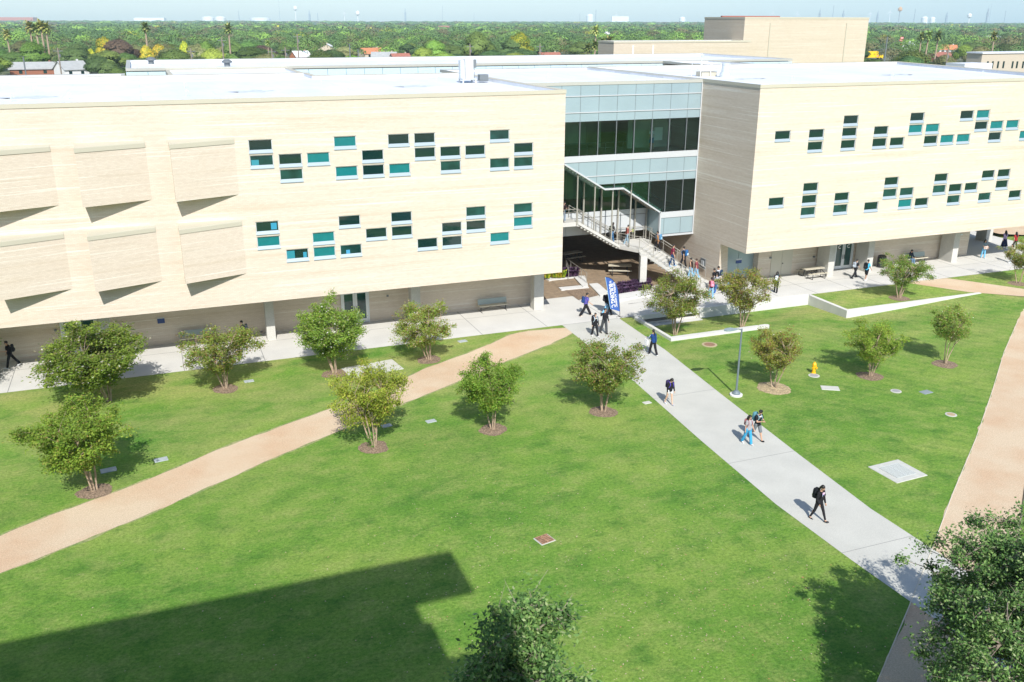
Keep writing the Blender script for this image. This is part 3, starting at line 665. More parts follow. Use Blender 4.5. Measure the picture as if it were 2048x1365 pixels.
# rooms behind the glass
INT = mat('interior_wall', (.42, .46, .38), .8, var=.2, scale=.5); FLO = mat('interior_floor', (.30, .30, .26), .5)
b = MB(); b.box(27.0, GY+.15, 9.35, 42.79, 82, 9.6); b.box(27.0, 69.4, 4.35, 42.79, 82, 4.6); b.box(39.52, GY+.1, 4.3, 42.79, 69.4, 4.55); b.box(27, GY+.15, 12.7, 42.79, 82, 12.8); b.box(27, 69.4, 8.6, 42.79, 82, 8.7); b.build('floor_slab', FLO, GB, world=True)
b = MB(); b.box(27.01, 75, 9.6, 36.2, 75.2, 12.7); b.box(36.2, 72.5, 9.6, 36.4, 75, 12.7); b.box(38.3, 71.2, 9.6, 42.5, 71.4, 12.7); b.box(27.01, 76, 4.6, 42.7, 76.2, 8.6); b.box(26.99, 82, 2.8, 42.8, 82.2, 15.2); b.box(26.5, 88, -1.1, 42.8, 88.2, 3); b.build('interior_wall', INT, GB, world=True)
b = MB()
for i in range(14):
    xa = 35.9+i*.27; za = 7.15-i*.168; b.box(xa, GY+.25, za-.16, xa+.30, 69.0, za)
b.box(33.8, GY+.25, 7.0, 35.9, 69, 7.15)
for i in range(10):
    xa = 33.8-(i+1)*.3; za = 7.15+(i+1)*.18; b.box(xa, GY+.25, za-.16, xa+.3, 69.0, za)
b.build('inner_stair', mat('pale_green_steps', (.45, .60, .52), .5), GB, world=True)
b = MB(); 
for yy in (GY+.3,):
    b.tube([(34.1, yy, 8.1), (35.9, yy, 8.1), (39.6, yy, 5.8)], .025, 6); b.tube([(34.1, yy, 7.7), (35.9, yy, 7.7), (39.6, yy, 5.4)], .015, 6)
b.tube([(27, 68.2, 10.6), (36.5, 68.2, 10.6)], .025, 6); b.tube([(27, 68.2, 10.2), (36.5, 68.2, 10.2)], .015, 6)
for i in range(12): b.tube([(27.5+i*.8, 68.2, 9.6), (27.5+i*.8, 68.2, 10.6)], .018, 5)
b.build('inner_railing', GREYM, GB, world=True)
p = PY(1317, 268, 71.1); b = MB(); b.box(p[0]-.4, 71.1, p[2]-.55, p[0]+.4, 71.15, p[2]+.55); b.build('notice', mat('paper_white', (.9, .95, .92), .6), GB, world=True)
roof_with_parapet(GB, [(27.05, GY), (42.75, GY), (42.75, 88.45), (42.7, 88.5), (27.05, 88.5)], 15.21, 15.46, cop=COPG)
b = MB(); b.box(27.02, GY+.03, 15.2, 42.78, GY+.1, 15.3); b.build('parapet_face', PANEL, GB, world=True)

# --- blocks behind
BK = thing('rear_block', 'long flat roofed rear block with a white roof and pale blue clerestory band', 'building', (40, 98, 0))
bo_ = [(-1, 98), (75, 98), (75, 118), (-1, 118)]
b = MB(); b.box(-1, 98, -1, 75, 118, 13.2); b.build('wall', BRICK2, BK, world=True)
b = MB()
for i in range(40): b.box(-1+i*1.9+.02, 97.97, 13.22, -1+(i+1)*1.9-.02, 98.1, 15.2)
b.box(-1.03, 98.1, 13.22, -.95, 117.9, 15.2); b.box(74.95, 98.1, 13.22, 75.03, 117.9, 15.2); b.build('panel_cladding', mat('clerestory_panel', (.50, .64, .70), .35, var=.03), BK, world=True)
roof_with_parapet(BK, bo_, 15.2, FC+.05, cop=COPG)
b = MB(); b.box(14.2, 82.2, -1, 13.9, 98, 15); b.box(57.0, 88.6, -1, 63.0, 97.9, 15.1); b.build('link_wall', BRICK2, BK, world=True)
roof_with_parapet(BK, [(56.9, 88.55), (63.0, 88.55), (63.0, 97.9), (56.9, 97.9)], 15.2, FC, cop=COPG)
roof_with_parapet(BK, [(2.5, 86.6), (14.0, 86.6), (14.0, 97.9), (2.5, 97.9)], 15.2, FC-.1, cop=COPING)
LB = thing('rear_block', 'low white roofed block at the far left behind the brick wing', 'building', (-20, 92, 0))
b = MB(); b.box(-60, 92, -1, -1.2, 100, 14.6); b.build('wall', PANEL, LB, world=True); roof_with_parapet(LB, [(-60, 92), (-1.2, 92), (-1.2, 100), (-60, 100)], 14.75, 15.0, cop=COPG)
SURV['k'] = 1.0
AY = 126.0
ax0 = PY(1490, 38, AY)[0]; ax1 = PY(1738, 38, AY)[0]
AU = thing('auditorium', 'tall windowless tan brick hall rising behind the right wing', 'building', (ax0+10, AY, 0))
b = MB(); b.box(ax0, AY, -1, ax1, AY+11.2, 20.2); 
b.build('wall', BRICK2, AU, world=True); roof_with_parapet(AU, [(ax0, AY), (ax1, AY), (ax1, AY+11.2), (ax0, AY+11.2)], 20.0, 20.45)
b = MB(); 
for px_ in (1538, 1690): x = PY(px_, 80, AY)[0]; b.box(x-.08, AY-.1, 8, x+.08, AY-.02, 19.6)
b.build('downpipe', COPING, AU, world=True)
b = MB(); b.box(ax0+4.5, AY+13, 20.2, ax0+16, AY+13.5, 20.66); b.build('roof_edge_red', mat('red_tiles', (.36, .12, .09), .8), AU, world=True)
LY = 124.0; lx0 = PY(1228, 80, LY)[0]
LO = thing('fly_block', 'lower tan brick hall with a white roof left of the tall windowless hall', 'building', (lx0+8, LY, 0))
b = MB(); b.box(lx0, LY, -1, ax0-.02, LY+5, 16.8); b.build('wall', BRICK2, LO, world=True); roof_with_parapet(LO, [(lx0, LY), (ax0-.02, LY), (ax0-.02, LY+5), (lx0, LY+5)], 16.75, 17.1)
b = MB()
for px_ in (1266, 1306): x = PY(px_, 90, LY)[0]; b.box(x-.1, LY-.1, 8, x+.1, LY-.02, 16.5)
b.build('downpipe', WHITE, LO, world=True)
SY = 190.0; s0 = PY(1963, 120, SY); s1 = PY(2080, 120, SY)
zt_ = PY(1963, 108, SY)[2]
SB = thing('office_building', 'small tan office building with tall narrow windows at the far right edge', 'building', (s0[0], SY, -1))
b = MB(); b.box(s0[0], SY, -1.2, s1[0]+6, SY+5, zt_); b.build('wall', mat('tan_render', (.48, .42, .33), .9), SB, world=True)
b = MB(); b.box(s0[0]-.3, SY-.3, zt_, s1[0]+6, SY+5, zt_+.35); b.build('roof', ROOFW, SB, world=True)
for px_ in (1975, 1985, 1996, 2007, 2025, 2034, 2046):
    p = PY(px_, 129, SY); b = MB(); b.box(p[0]-.3, SY-.04, p[2]-1.0, p[0]+.3, SY+.05, p[2]+.75); b.build('window', GLASS, SB, world=True)
b = MB(); q0 = PY(1930, 128, 180); b.box(q0[0], 180, -1.2, q0[0]+9, 186, q0[2]); tag(b.build('annex', ROOFW), 'low white roofed annex in front of the tan office building', 'annex')
# casting building behind the camera (its shadow lies over the lawn)
HB = thing('tower_block', 'tall tan block with a projecting roof slab whose shadow falls on the lawn', 'building', (-20, -3, 0))
b = MB(); b.box(-60, -14, -1, 1.7, -.9, 25.3); b.box(-60, -12, 25.3, .8, -1.6, 28.3); b.build('wall', BRICK2, HB, world=True)
b = MB(); b.box(-60, -3.1, 28.3, 3.0, -.35, 28.6); b.build('roof_slab', CONCWALL, HB, world=True)


# ================================================================== OUTDOOR STAIR
SURV['k'] = KF
STE = mat('stair_concrete', (.52, .51, .47), .9, var=.04, scale=1, fine=.05)
ST = thing('outdoor_staircase', 'concrete outdoor staircase with steel railings climbing under the sloping underside of the blue block', 'staircase', (36, 63, .16))
Y0S, Y1S, Z2, ZL = GY+.15, 69.1, 4.45, 2.17
b = MB(); b.box(26.9, Y0S, Z2-.35, 31.95, Y1S, Z2); b.build('upper_landing', STE, ST, world=True)
def flight(mb, p0, d, wdir, wid, n, rise, run, thick=.22):
    """steps going down from p0 along d; wdir across"""
    p0, d, wdir = Vector(p0), Vector(d), Vector(wdir)
    for i in range(n):
        a_ = p0+d*(run*i)-Vector((0, 0, rise*(i+1))); vs = []
        for (u, v, z) in ((0,0,-thick),(run+.03,0,-thick),(run+.03,wid,-thick),(0,wid,-thick),(0,0,0),(run+.03,0,0),(run+.03,wid,0),(0,wid,0)):
            q = a_+d*u+wdir*v; vs.append((q.x, q.y, q.z+z-i*.0004))
        mb.add(vs, [(0,3,2,1),(4,5,6,7),(0,1,5,4),(1,2,6,5),(2,3,7,6),(3,0,4,7)])
b = MB(); flight(b, (31.95, Y0S, Z2), (1, 0, 0), (0, 1, 0), Y1S-Y0S, 13, .1755, .298); b.build('flight', STE, ST, world=True)
LAND = [(35.8, Y0S), (36.72, 65.42), (38.5, 67.0), (39.3, 68.0), (39.1, Y1S), (35.8, Y1S)]
b = MB(); b.prism(LAND, ZL-.3, ZL); b.build('middle_landing', STE, ST, world=True)
D2 = Vector((.66, -.75, 0)).normalized(); W2 = Vector((.75, .66, 0)).normalized()
S2 = Vector((36.72, 65.42, ZL)); WID2 = 2.42
b = MB(); flight(b, S2, D2, W2, WID2, 16, .168, .33); b.build('flight', STE, ST, world=True)
for (o_, dd, L, zz) in ((Vector((31.95, Y0S-.03, Z2)), Vector((1, 0, 0)), 3.9, .589), (S2-W2*.03, D2, 5.2, .509), (S2+W2*(WID2+.01), D2, 5.2, .509)):
    n_ = Vector((0, 1, 0)) if dd.x == 1 else W2
    A_, B_ = o_, o_+dd*L-Vector((0, 0, zz*L)); m_ = MB(); vs = []
    for q in (A_, B_):
        for (u, z) in ((-.06, -.20), (.0, -.20), (.0, .04), (-.06, .04)): v = q+n_*u; vs.append((v.x, v.y, v.z+z))
    m_.add(vs, [(0,1,5,4),(1,2,6,5),(2,3,7,6),(3,0,4,7),(0,3,2,1),(4,5,6,7)]); m_.build('stringer', STE, ST, world=True)
q = (36.3, 64.35)
b = MB(); b.prism([(q[0], q[1]), (q[0]+.55, q[1]-.1), (q[0]+1.0, q[1]+.9), (q[0]+.45, q[1]+1.1)], -1.1, ZL-.31); b.build('pier', CONCCOL, ST, world=True)
def rail(name, pts, hgt=1.05, mids=(.85, .18), every=1.3, parent=ST, r=.028):
    m_ = MB(); P_ = [Vector(p) for p in pts]
    for h_ in (hgt,)+tuple(mids): m_.tube([p+Vector((0, 0, h_)) for p in P_], r if h_ == hgt else r*.55, 6)
    for i in range(len(P_)-1):
        L = (P_[i+1]-P_[i]).length; n = max(1, round(L/every))
        for k in range(n+(i == len(P_)-2)):
            p = P_[i].lerp(P_[i+1], k/n); m_.tube([p, p+Vector((0, 0, hgt))], r*.9, 6)
    return m_.build(name, STEEL, parent, world=True)
rail('railing', [(27.2, Y0S+.02, Z2), (31.95, Y0S+.02, Z2), (35.8, Y0S+.02, ZL), (36.72, 65.45, ZL), tuple(S2+D2*4.9-Vector((0, 0, 2.5))), tuple(S2+D2*5.3-Vector((0, 0, 2.6)))], mids=(.82, .15))
rail('railing', [(31.95, Y1S-.05, Z2), (35.8, Y1S-.05, ZL), (39.1, Y1S-.05, ZL), (39.3, 68.0, ZL), tuple(S2+W2*(WID2-.03)), tuple(S2+W2*(WID2-.03)+D2*5.0-Vector((0, 0, 2.54)))], mids=(.82, .15))
def zst(x):   # stair surface along flight 1
    return Z2 if x < 31.95 else max(ZL, Z2-.589*(x-31.95))
for x in (30.55, 31.85, 33.42, 35.05): b = MB(); b.box(x-.045, Y0S-.06, zst(x)-.25, x+.045, Y0S+.03, sofz(x)-.12); b.build('post', STEEL, ST, world=True)
for x in (33.3, 34.95, 36.55, 38.2, 39.3): b = MB(); b.box(x-.055, Y1S-.08, zst(x)-.1, x+.055, Y1S+.03, sofz(min(x, 39.4))-.12); b.build('post', STEEL, ST, world=True)
b = MB(); q = GP(1238, 497); b.box(36.30, 66.5, ZL-.29, 36.38, 66.58, 6.9); b.build('post', STEEL, ST, world=True)

SURV['k'] = 1.0
# ================================================================== COURTYARD FURNITURE AND BEDS
sheet('planting_bed', [g2(1124, 578), g2(1175, 577), g2(1200, 591), g2(1157, 601)], MULCH, .034)
sheet('courtyard_ramp', [g2(1101, 561), g2(1148, 558), g2(1156, 571), g2(1116, 575)], PAVER, .034)
t = thing('planter_kerb', 'white concrete kerb around the yellow and purple plants beside the courtyard', 'kerb', (28, 67, 0))
def g2b(px, py, z=.1): p = PZ(px, py, z); return (p[0], p[1])
b = MB(); b.prism([g2b(1088, 556), g2b(1098, 561), g2b(1152, 555), g2b(1145, 549)], -.2, .12); b.prism([g2b(1146, 553, .12), g2b(1170, 553), g2b(1176, 572), g2b(1166, 575)], -.2, .16); b.prism([g2b(1117, 575), g2b(1123, 580), g2b(1178, 575), g2b(1172, 570)], -.2, .10); b.build('kerb', CONCWALL, t, world=True)
t = thing('planter_kerb', 'white concrete kerb in front of the purple plants under the stair pier', 'kerb', (33, 60.6, 0))
b = MB(); b.prism([g2b(1238, 590, .2), g2b(1298, 580, .2), g2b(1300, 592, .2), g2b(1236, 602, .2)], -.2, .28); b.build('kerb', CONCWALL, t, world=True)
t = thing('planter_kerb', 'flat pale concrete slab edge beside the mulch bed', 'kerb', (30, 62, 0))
b = MB(); b.prism([g2b(1178, 569), g2b(1196, 567), g2b(1215, 584), g2b(1200, 592)], -.2, .14); b.build('kerb', CONCWALL, t, world=True)
t = thing('handrail', 'slim steel handrail stepping down beside the courtyard ramp', 'handrail', (31.0, 64, 0))
rail('rail', [tuple(PZ(1137, 560, .05)), tuple(PZ(1137, 560, .05)+np.array([1.2, 3.2, 0])), tuple(PZ(1173, 569, .05))], hgt=.95, mids=(.5,), parent=t, r=.025)
def tuft_plant(name, label, cat, c, n, h, col, spread, group, wide=.05):
    t = thing(name, label, cat, c, group=group); b = MB()
    for i in range(n):
        a_ = rnd.uniform(0, 6.28); s = rnd.uniform(.2, 1)*spread; hh = h*rnd.uniform(.6, 1); bx, by = rnd.uniform(-.12, .12), rnd.uniform(-.12, .12)
        w_ = wide*rnd.uniform(.6, 1.2); ux, uy = -math.sin(a_)*w_, math.cos(a_)*w_
        p1 = (bx+math.cos(a_)*s*.45, by+math.sin(a_)*s*.45, hh*.75); p2 = (bx+math.cos(a_)*s, by+math.sin(a_)*s, hh)
        b.add([(bx-ux*.4, by-uy*.4, 0), (bx+ux*.4, by+uy*.4, 0), (p1[0]+ux, p1[1]+uy, p1[2]), (p1[0]-ux, p1[1]-uy, p1[2]), (p2[0], p2[1], p2[2])], [(0,1,2,3), (3,2,4)])
    b.build('leaves', col, t); return t
CRO = leaf_material('croton_leaves', [(0, (.15, .28, .02)), (.5, (.30, .34, .03)), (1, (.55, .45, .04))], .2)
PUR = leaf_material('purple_leaves', [(0, (.03, .012, .035)), (.6, (.085, .04, .10)), (1, (.20, .12, .22))], .2)
pt = None; k = 0
for i in range(9):
    p = PZ(1093+i*4.2+rnd.uniform(-1, 1), 556+rnd.uniform(-5, 1), .2); l = 'spiky yellow green croton in the bed by the left wing corner'
    if pt is None: pt = tuft_plant('croton_plant', l, 'plant', p, 60, .65, CRO, .38, 'crotons in the corner bed', .07)
    else: c = copy_tree(pt); c.location = p; c.rotation_euler = (0, 0, i)
pt = None
for i in range(12):
    p = PZ(1128+(i % 6)*5+rnd.uniform(-1, 1), 553-(i//6)*6-(i % 6)*.2, .2); l = 'dark purple leafy plant in the corner bed beside the crotons'
    if pt is None: pt = tuft_plant('purple_plant', l, 'plant', p, 110, .5, PUR, .42, 'purple plants in the corner bed', .045)
    else: c = copy_tree(pt); c.location = p; c.rotation_euler = (0, 0, i)
src = pt
for i in range(30):
    pq = PZ(1239+(i % 10)*6.4+rnd.uniform(-2, 2), 588-(i//10)*6-(i % 10)*.9, .2); x, y = pq[0], pq[1]
    c = copy_tree(src); c.location = (x, y, .2); c.rotation_euler = (0, 0, i*1.3); c['label'] = 'dark purple leafy plant in the strip below the stair pier'; c['group'] = 'purple plants below the stair'
def picnic_table(loc, rz, label, m=None, group='steel framed picnic tables'):
    m = m or mat('table_top', (.50, .46, .36), .7, var=.06, scale=3)
    t = thing('picnic_table', label, 'picnic table', loc, rz, group)
    b = MB(); b.box(-.95, -.38, .70, .95, .38, .75); b.build('tabletop', m, t)
    for s in (-1, 1): b = MB(); b.box(-.95, s*.75-.14, .42, .95, s*.75+.14, .46); b.build('bench', m, t)
    for s in (-.62, .62):
        b = MB(); b.tube([(s, -.88, .02), (s, -.88, .41), (s, -.30, .66), (s, .30, .66), (s, .88, .41), (s, .88, .02), (s, .45, .02)], .03, 6); b.tube([(s, -.88, .02), (s, -.3, .02), (s, -.2, .66)], .03, 6); b.tube([(s, .88, .02), (s, .3, .02), (s, .2, .66)], .03, 6); b.build('leg', DARKM, t)
    b = MB(); b.tube([(-.62, 0, .35), (.62, 0, .35)], .025, 6); b.build('stretcher', DARKM, t)
    return t
q = GP(1629, 556); PT0 = picnic_table((q[0], q[1]+.35, PLZ+.01), 0, 'pale picnic table with black legs beside the beige double door')
q = GP(1240, 552)
def cpy(src, loc, rz, label=None, group=None):
    c = copy_tree(src); c.location = loc; c.rotation_euler = (0, 0, rz)
    if label: c['label'] = label
    if group: c['group'] = group
    return c
q = PZ(1239, 548, .16); cpy(PT0, (q[0], q[1], .18), R(-25), 'picnic table half in sun in the courtyard under the staircase')
q = PZ(1142, 522, .16); cpy(PT0, (q[0], q[1], .18), R(10), 'picnic table deep in shade at the left of the courtyard')
def bench(loc, rz, label, group='benches against the brick walls'):
    t = thing('bench', label, 'bench', loc, rz, group)
    ms = mat('bench_slats', (.60, .55, .42), .7); mb_ = mat('bench_back', (.34, .40, .38), .5)
    b = MB(); b.box(-1.1, -.28, .43, 1.1, .12, .48); b.build('seat', ms, t)
    b = MB(); b.add([(-1.1,.14,.50),(1.1,.14,.50),(1.1,.24,.88),(-1.1,.24,.88),(-1.1,.18,.50),(1.1,.18,.50),(1.1,.28,.88),(-1.1,.28,.88)], [(0,1,2,3),(5,4,7,6),(3,2,6,7),(0,4,5,1),(1,5,6,2),(4,0,3,7)]); b.build('backrest', mb_, t)
    for s in (-.95, .95): b = MB(); b.tube([(s, -.34, .02), (s, .26, .02)], .025, 6); b.tube([(s, -.05, .02), (s, -.05, .42)], .03, 6); b.tube([(s, .05, .42), (s, .22, .55)], .025, 6); b.build('leg', DARKM, t)
    b = MB(); b.tube([(-.95, -.05, .12), (0, -.05, .40), (.95, -.05, .12)], .018, 6); b.build('brace', DARKM, t)
    return t
B0 = bench((22.05, 60.35, .005), 0, 'bench with grey backrest standing against the left wing wall in plain view')
q = GP(381, 697); cpy(B0, (q[0]+.5, 60.45, .005), 0, 'bench half hidden by a crape myrtle on the left sidewalk')
q = GP(1835, 528); BR = cpy(B0, (q[0], 59.9, PLZ+.01), 0, 'pale backed bench behind a small tree with a person seated on it')
q = GP(1765, 536)
t = thing('litter_bin', 'squat black litter bin with domed lid beside the concrete column', 'litter bin', (q[0], q[1]+.2, PLZ+.01))
b = MB(); b.lathe([(.30, .02), (.36, .1), (.37, .8), (.35, .86)], n=20); b.build('bin_body', DARKM, t, smooth=False)
b = MB(); b.lathe([(.36, .865), (.34, .98), (.2, 1.06), (.05, 1.08)], n=20); b.build('lid', DARKM, t)
# parked bicycle under the portico
q = (68.2, 62.0, PLZ+.01)
t = thing('bicycle', 'bicycle parked in the shade under the right end of the building', 'bicycle', q, R(20))
for s in (-.52, .52):
    b = MB(); n = 20; b.tube([(s+.33*math.cos(2*math.pi*i/n), 0, .35+.33*math.sin(2*math.pi*i/n)) for i in range(n+1)], .022, 6)
    for i in range(6): a_ = math.pi*i/6; b.tube([(s+.33*math.cos(a_), 0, .35+.33*math.sin(a_)), (s-.33*math.cos(a_), 0, .35-.33*math.sin(a_))], .004, 4)
    b.build('wheel', DARKM, t)
b = MB(); b.tube([(-.52, 0, .35), (-.15, 0, .82), (.38, 0, .80), (-.05, 0, .35), (-.15, 0, .82)], .02, 6); b.tube([(-.52, 0, .35), (-.05, 0, .35)], .015, 6); b.tube([(.38, 0, .80), (.52, 0, .35)], .02, 6); b.build('frame', GREYM, t)
b = MB(); b.tube([(.34, -.25, 1.0), (.36, 0, .98), (.34, .25, 1.0)], .015, 6); b.tube([(.38, 0, .80), (.36, 0, .98)], .015, 6); b.build('handlebar', DARKM, t)
b = MB(); b.ball((-.17, 0, .92), (.13, .07, .035)); b.build('saddle', DARKM, t)

# ---- lamp post
q = G(1472, 791); LH = 3.95
t = thing('street_lamp', 'grey street lamp with a flat leaf shaped head beside the walkway', 'street lamp', tuple(q))
b = MB(); b.lathe([(.36, -.2), (.36, .08), (.33, .10)], n=24); b.build('footing', mat('footing', (.62, .62, .6), .9), t)
POLE = mat('pole_paint', (.14, .18, .20), .45)
b = MB(); b.lathe([(.23, .10), (.23, .16), (.17, .24), (.11, .30)], n=16); b.build('base_cover', POLE, t)
b = MB(); b.tube([(0, 0, .28), (0, 0, LH)], [.062, .045], 12); b.build('pole', POLE, t)
b = MB(); b.tube([(0, 0, LH-.06), (-.22, 0, LH+.02), (-.4, 0, LH+.02)], .03, 8); b.build('arm', POLE, t)
b = MB(); pr = [(-.25, .03), (-.38, .10), (-.6, .17), (-.85, .19), (-1.05, .13), (-1.16, .0)]
poly = pr+[(x, -y) for x, y in reversed(pr[:-1])]; b.prism(poly, LH+.0, [LH+.05+(.05 if 1 < i < 8 else 0) for i in range(len(poly))]); b.build('lamp_head', mat('lamp_head', (.22, .28, .30), .4), t, bevel=.01)
# ---- hydrant
q = G(1627, 747)
t = thing('fire_hydrant', 'bright yellow fire hydrant standing in the right lawn', 'fire hydrant', tuple(q), R(20))
b = MB(); b.lathe([(.13, -.1), (.13, .06), (.10, .08), (.10, .46), (.125, .48), (.125, .52)], n=16); b.build('barrel', YEL, t, smooth=False)
b = MB(); b.lathe([(.122, .521), (.115, .60), (.07, .68), (.03, .70), (.03, .74)], n=16); b.build('bonnet', YEL, t)
for (a0, rr, ln) in ((0, .055, .17), (180, .055, .17), (-90, .075, .19)):
    b = MB(); d = Vector((math.cos(R(a0)), math.sin(R(a0)), 0)); b.tube([d*.08+Vector((0, 0, .38)), d*ln+Vector((0, 0, .38))], rr, 12); b.build('nozzle_cap', YEL, t)
# ---- feather banner
p0 = GP(1240, 634); BY = p0[1]
t = thing('feather_banner', 'tall blue feather banner with white lettering at the head of the walkway', 'banner', tuple(p0))
def bl(px, py): p = PY(px, py, BY); return (p[0]-p0[0], p[2]-p0[2])
def zD(a_, c2): return (1080+a_/7.583, 520+c2/7.583)
edgeR = [bl(*zD(*p)) for p in ((990, 262), (1045, 268), (1100, 300), (1150, 360), (1178, 440), (1192, 520), (1202, 620), (1208, 720), (1212, 785))]
edgeL = [bl(*zD(*p)) for p in ((1150, 765), (1070, 745), (1052, 660), (1035, 540), (1015, 400))]
outl = edgeR+edgeL; b = MB(); n = len(outl)
vs = [(x, -.006, z) for x, z in outl]+[(x, .006, z) for x, z in outl]
b.add(vs, [tuple(range(n-1, -1, -1)), tuple(range(n, 2*n))]+[(i, (i+1) % n, n+(i+1) % n, n+i) for i in range(n)])
fl = b.build('flag', mat('banner_blue', (.035, .10, .36), .6, var=.08, scale=2), t)
b = MB(); b.tube([(x-.005, 0, z) for x, z in edgeR]+[(edgeR[-1][0]+.01, 0, 0)], .02, 6); b.build('pole', DARKM, t)
b = MB(); b.tube([(x, -.012, z) for x, z in ([edgeR[0]]+edgeL[::-1][:4])], .016, 5); b.build('edge_piping', mat('piping_light_blue', (.35, .6, .8), .5), t)
b = MB(); b.tube([(edgeR[-1][0]-.3, 0, .02), (edgeR[-1][0]+.3, 0, .02)], .015, 5); b.tube([(edgeR[-1][0], -.3, .02), (edgeR[-1][0], .3, .02)], .015, 5); b.build('foot', DARKM, t)
def banner_text(s, pa, pb, size):
    """text reading downwards from pixel pa to pb"""
    a_, c2 = bl(*zD(*pa)), bl(*zD(*pb)); L = math.hypot(c2[0]-a_[0], c2[1]-a_[1])
    me = text_mesh(s, size, .002, WLET, cx_=False); xs_ = [v.co.x for v in me.vertices]; wd = max(xs_)-min(xs_); x_0 = min(xs_)
    for v in me.vertices: v.co.x = (v.co.x-x_0)*L/wd
    o = obj('lettering', me, t); ang = math.atan2(c2[1]-a_[1], c2[0]-a_[0])
    o.matrix_local = Matrix.Translation((a_[0], -.02, a_[1])) @ Matrix.Rotation(-ang, 4, 'Y') @ Matrix.Rotation(R(90), 4, 'X')
banner_text('BUILDING C', (1068, 368), (1112, 722), .40)
banner_text('GENERAL ACADEMIC', (1118, 340), (1160, 715), .20)
b = MB(); q = bl(*zD(1065, 335)); b.box(q[0]-.05, -.013, q[1]-.10, q[0]+.09, -.009, q[1]-.06); b.box(q[0]-.05, -.013, q[1]+.02, q[0]+.09, -.009, q[1]+.06); b.box(q[0]-.05, -.013, q[1]-.059, q[0]-.015, -.009, q[1]+.019); b.build('emblem', WLET, t)

# ---- lids, grates, manholes
def slab(name, label, cat, px, py, sx, sy, rz, m, h=.03, group=None, grate=None, ring=None, f=lawn_z):
    q = G(px, py, f)
    t = thing(name, label, cat, (q[0], q[1], q[2]), rz, group)
    b = MB(); b.box(-sx/2, -sy/2, -.15, sx/2, sy/2, h); b.build('lid', m, t, bevel=.02)
    if grate:
        b = MB(); gx, gy = grate; b.box(-gx/2, -gy/2, h+.001, gx/2, gy/2, h+.004); b.build('grate_pit', DARKM, t)
        b = MB(); n = int(gy/.09)
        for i in range(n+1): y = -gy/2+i*gy/n; b.box(-gx/2, y-.029, h+.005, gx/2, y+.029, h+.02)
        b.box(-.03, -gy/2, h+.021, .03, gy/2, h+.024); b.build('grate', ring or STEEL, t)
    return t
LIDG = mat('lid_grey', (.34, .38, .38), .8, var=.08, scale=6); LIDC = mat('lid_concrete', (.48, .48, .43), .9, var=.06, scale=5)
for (px, py, sx, rz, m, l) in ((217, 941, .95, 8, LIDG, 'grey blue valve box lid in the shade of the front left crape myrtle'), (322, 920, .85, 8, LIDG, 'pale grey valve box lid near the gravel path at the left'),
    (498, 763, .75, 5, LIDG, 'pale valve box lid right of a crape myrtle in the left lawn'), (773, 852, .72, 8, LIDG, 'pale valve box lid at the foot of a crape myrtle below the path'),
    (862, 843, .72, 8, LIDG, 'pale valve box lid alone in the lawn below the gravel path'), (925, 683, .8, 8, LIDG, 'pale valve box lid between the sidewalk and the gravel path'),
    (1294, 806, .62, 5, LIDC, 'small square white lid beside the walkway'), (1660, 777, 1.01, -30, LIDC, 'large pale rectangular lid below the yellow hydrant'), (1852, 785, .9, 5, mat('lid_dark', (.22, .26, .27), .8), 'dark grey rectangular lid in the right lawn')):
    slab('valve_box_lid', l, 'utility lid', px, py, sx, sx*.62, R(rz), m, group='utility lids in the lawns') if sx > 1 else slab('valve_box_lid', l, 'utility lid', px, py, sx*.74, sx*.5, R(rz), m, group='utility lids in the lawns')
def round_lid(px, py, r, m, label, rim, group='round utility covers'):
    q = G(px, py); t = thing('round_cover', label, 'utility cover', tuple(q), 0, group)
    b = MB(); b.lathe([(r, -.1), (r, .02), (r*.72, .025)], n=28); b.build('rim', rim, t)
    b = MB(); b.lathe([(r*.70, 0), (r*.70, .035)], n=28); b.build('cover', m, t)
round_lid(1628, 752, .33, mat('cover_grey', (.3, .3, .3), .8), 'small round cover with a white ring just below the hydrant', LIDC)
round_lid(1792, 783, .30, mat('cover_grey', (.3, .3, .3), .8), 'small round white ringed cover in the middle of the right lawn', LIDC)
round_lid(1902, 830, .30, mat('cover_tan', (.4, .3, .18), .8), 'round white ringed cover nearest the right gravel path', LIDC)
round_lid(1419, 690, .50, mat('cover_brown', (.26, .15, .09), .8, var=.1, scale=8), 'brown round manhole cover in the lawn beside the lamp', mat('rim_tan', (.40, .33, .2), .9))
slab('storm_grate', 'rust brown square grate set in the open front lawn', 'drain grate', 1089, 1080, .70, .62, R(12), mat('frame_grey', (.44, .45, .40), .9), group='storm drains', grate=(.60, .52), ring=mat('rust', (.34, .19, .11), .8, var=.3, scale=10))
slab('storm_grate', 'large pale concrete drain with steel grate near the right gravel path', 'drain grate', 1795, 943, 1.9, 1.8, R(3), LIDC, group='storm drains', grate=(1.2, 1.1), ring=mat('grate_pale', (.50, .53, .50), .5))
t = slab('utility_pad', 'white concrete utility pad partly hidden behind a crape myrtle by the gravel path', 'utility pad', 745, 738, 3.3, 1.9, R(8), LIDC, group=None)
b = MB(); b.lathe([(.3, .031), (.3, .045)], (-.2, -.1, 0), n=24); b.build('cover', GREYM, t)

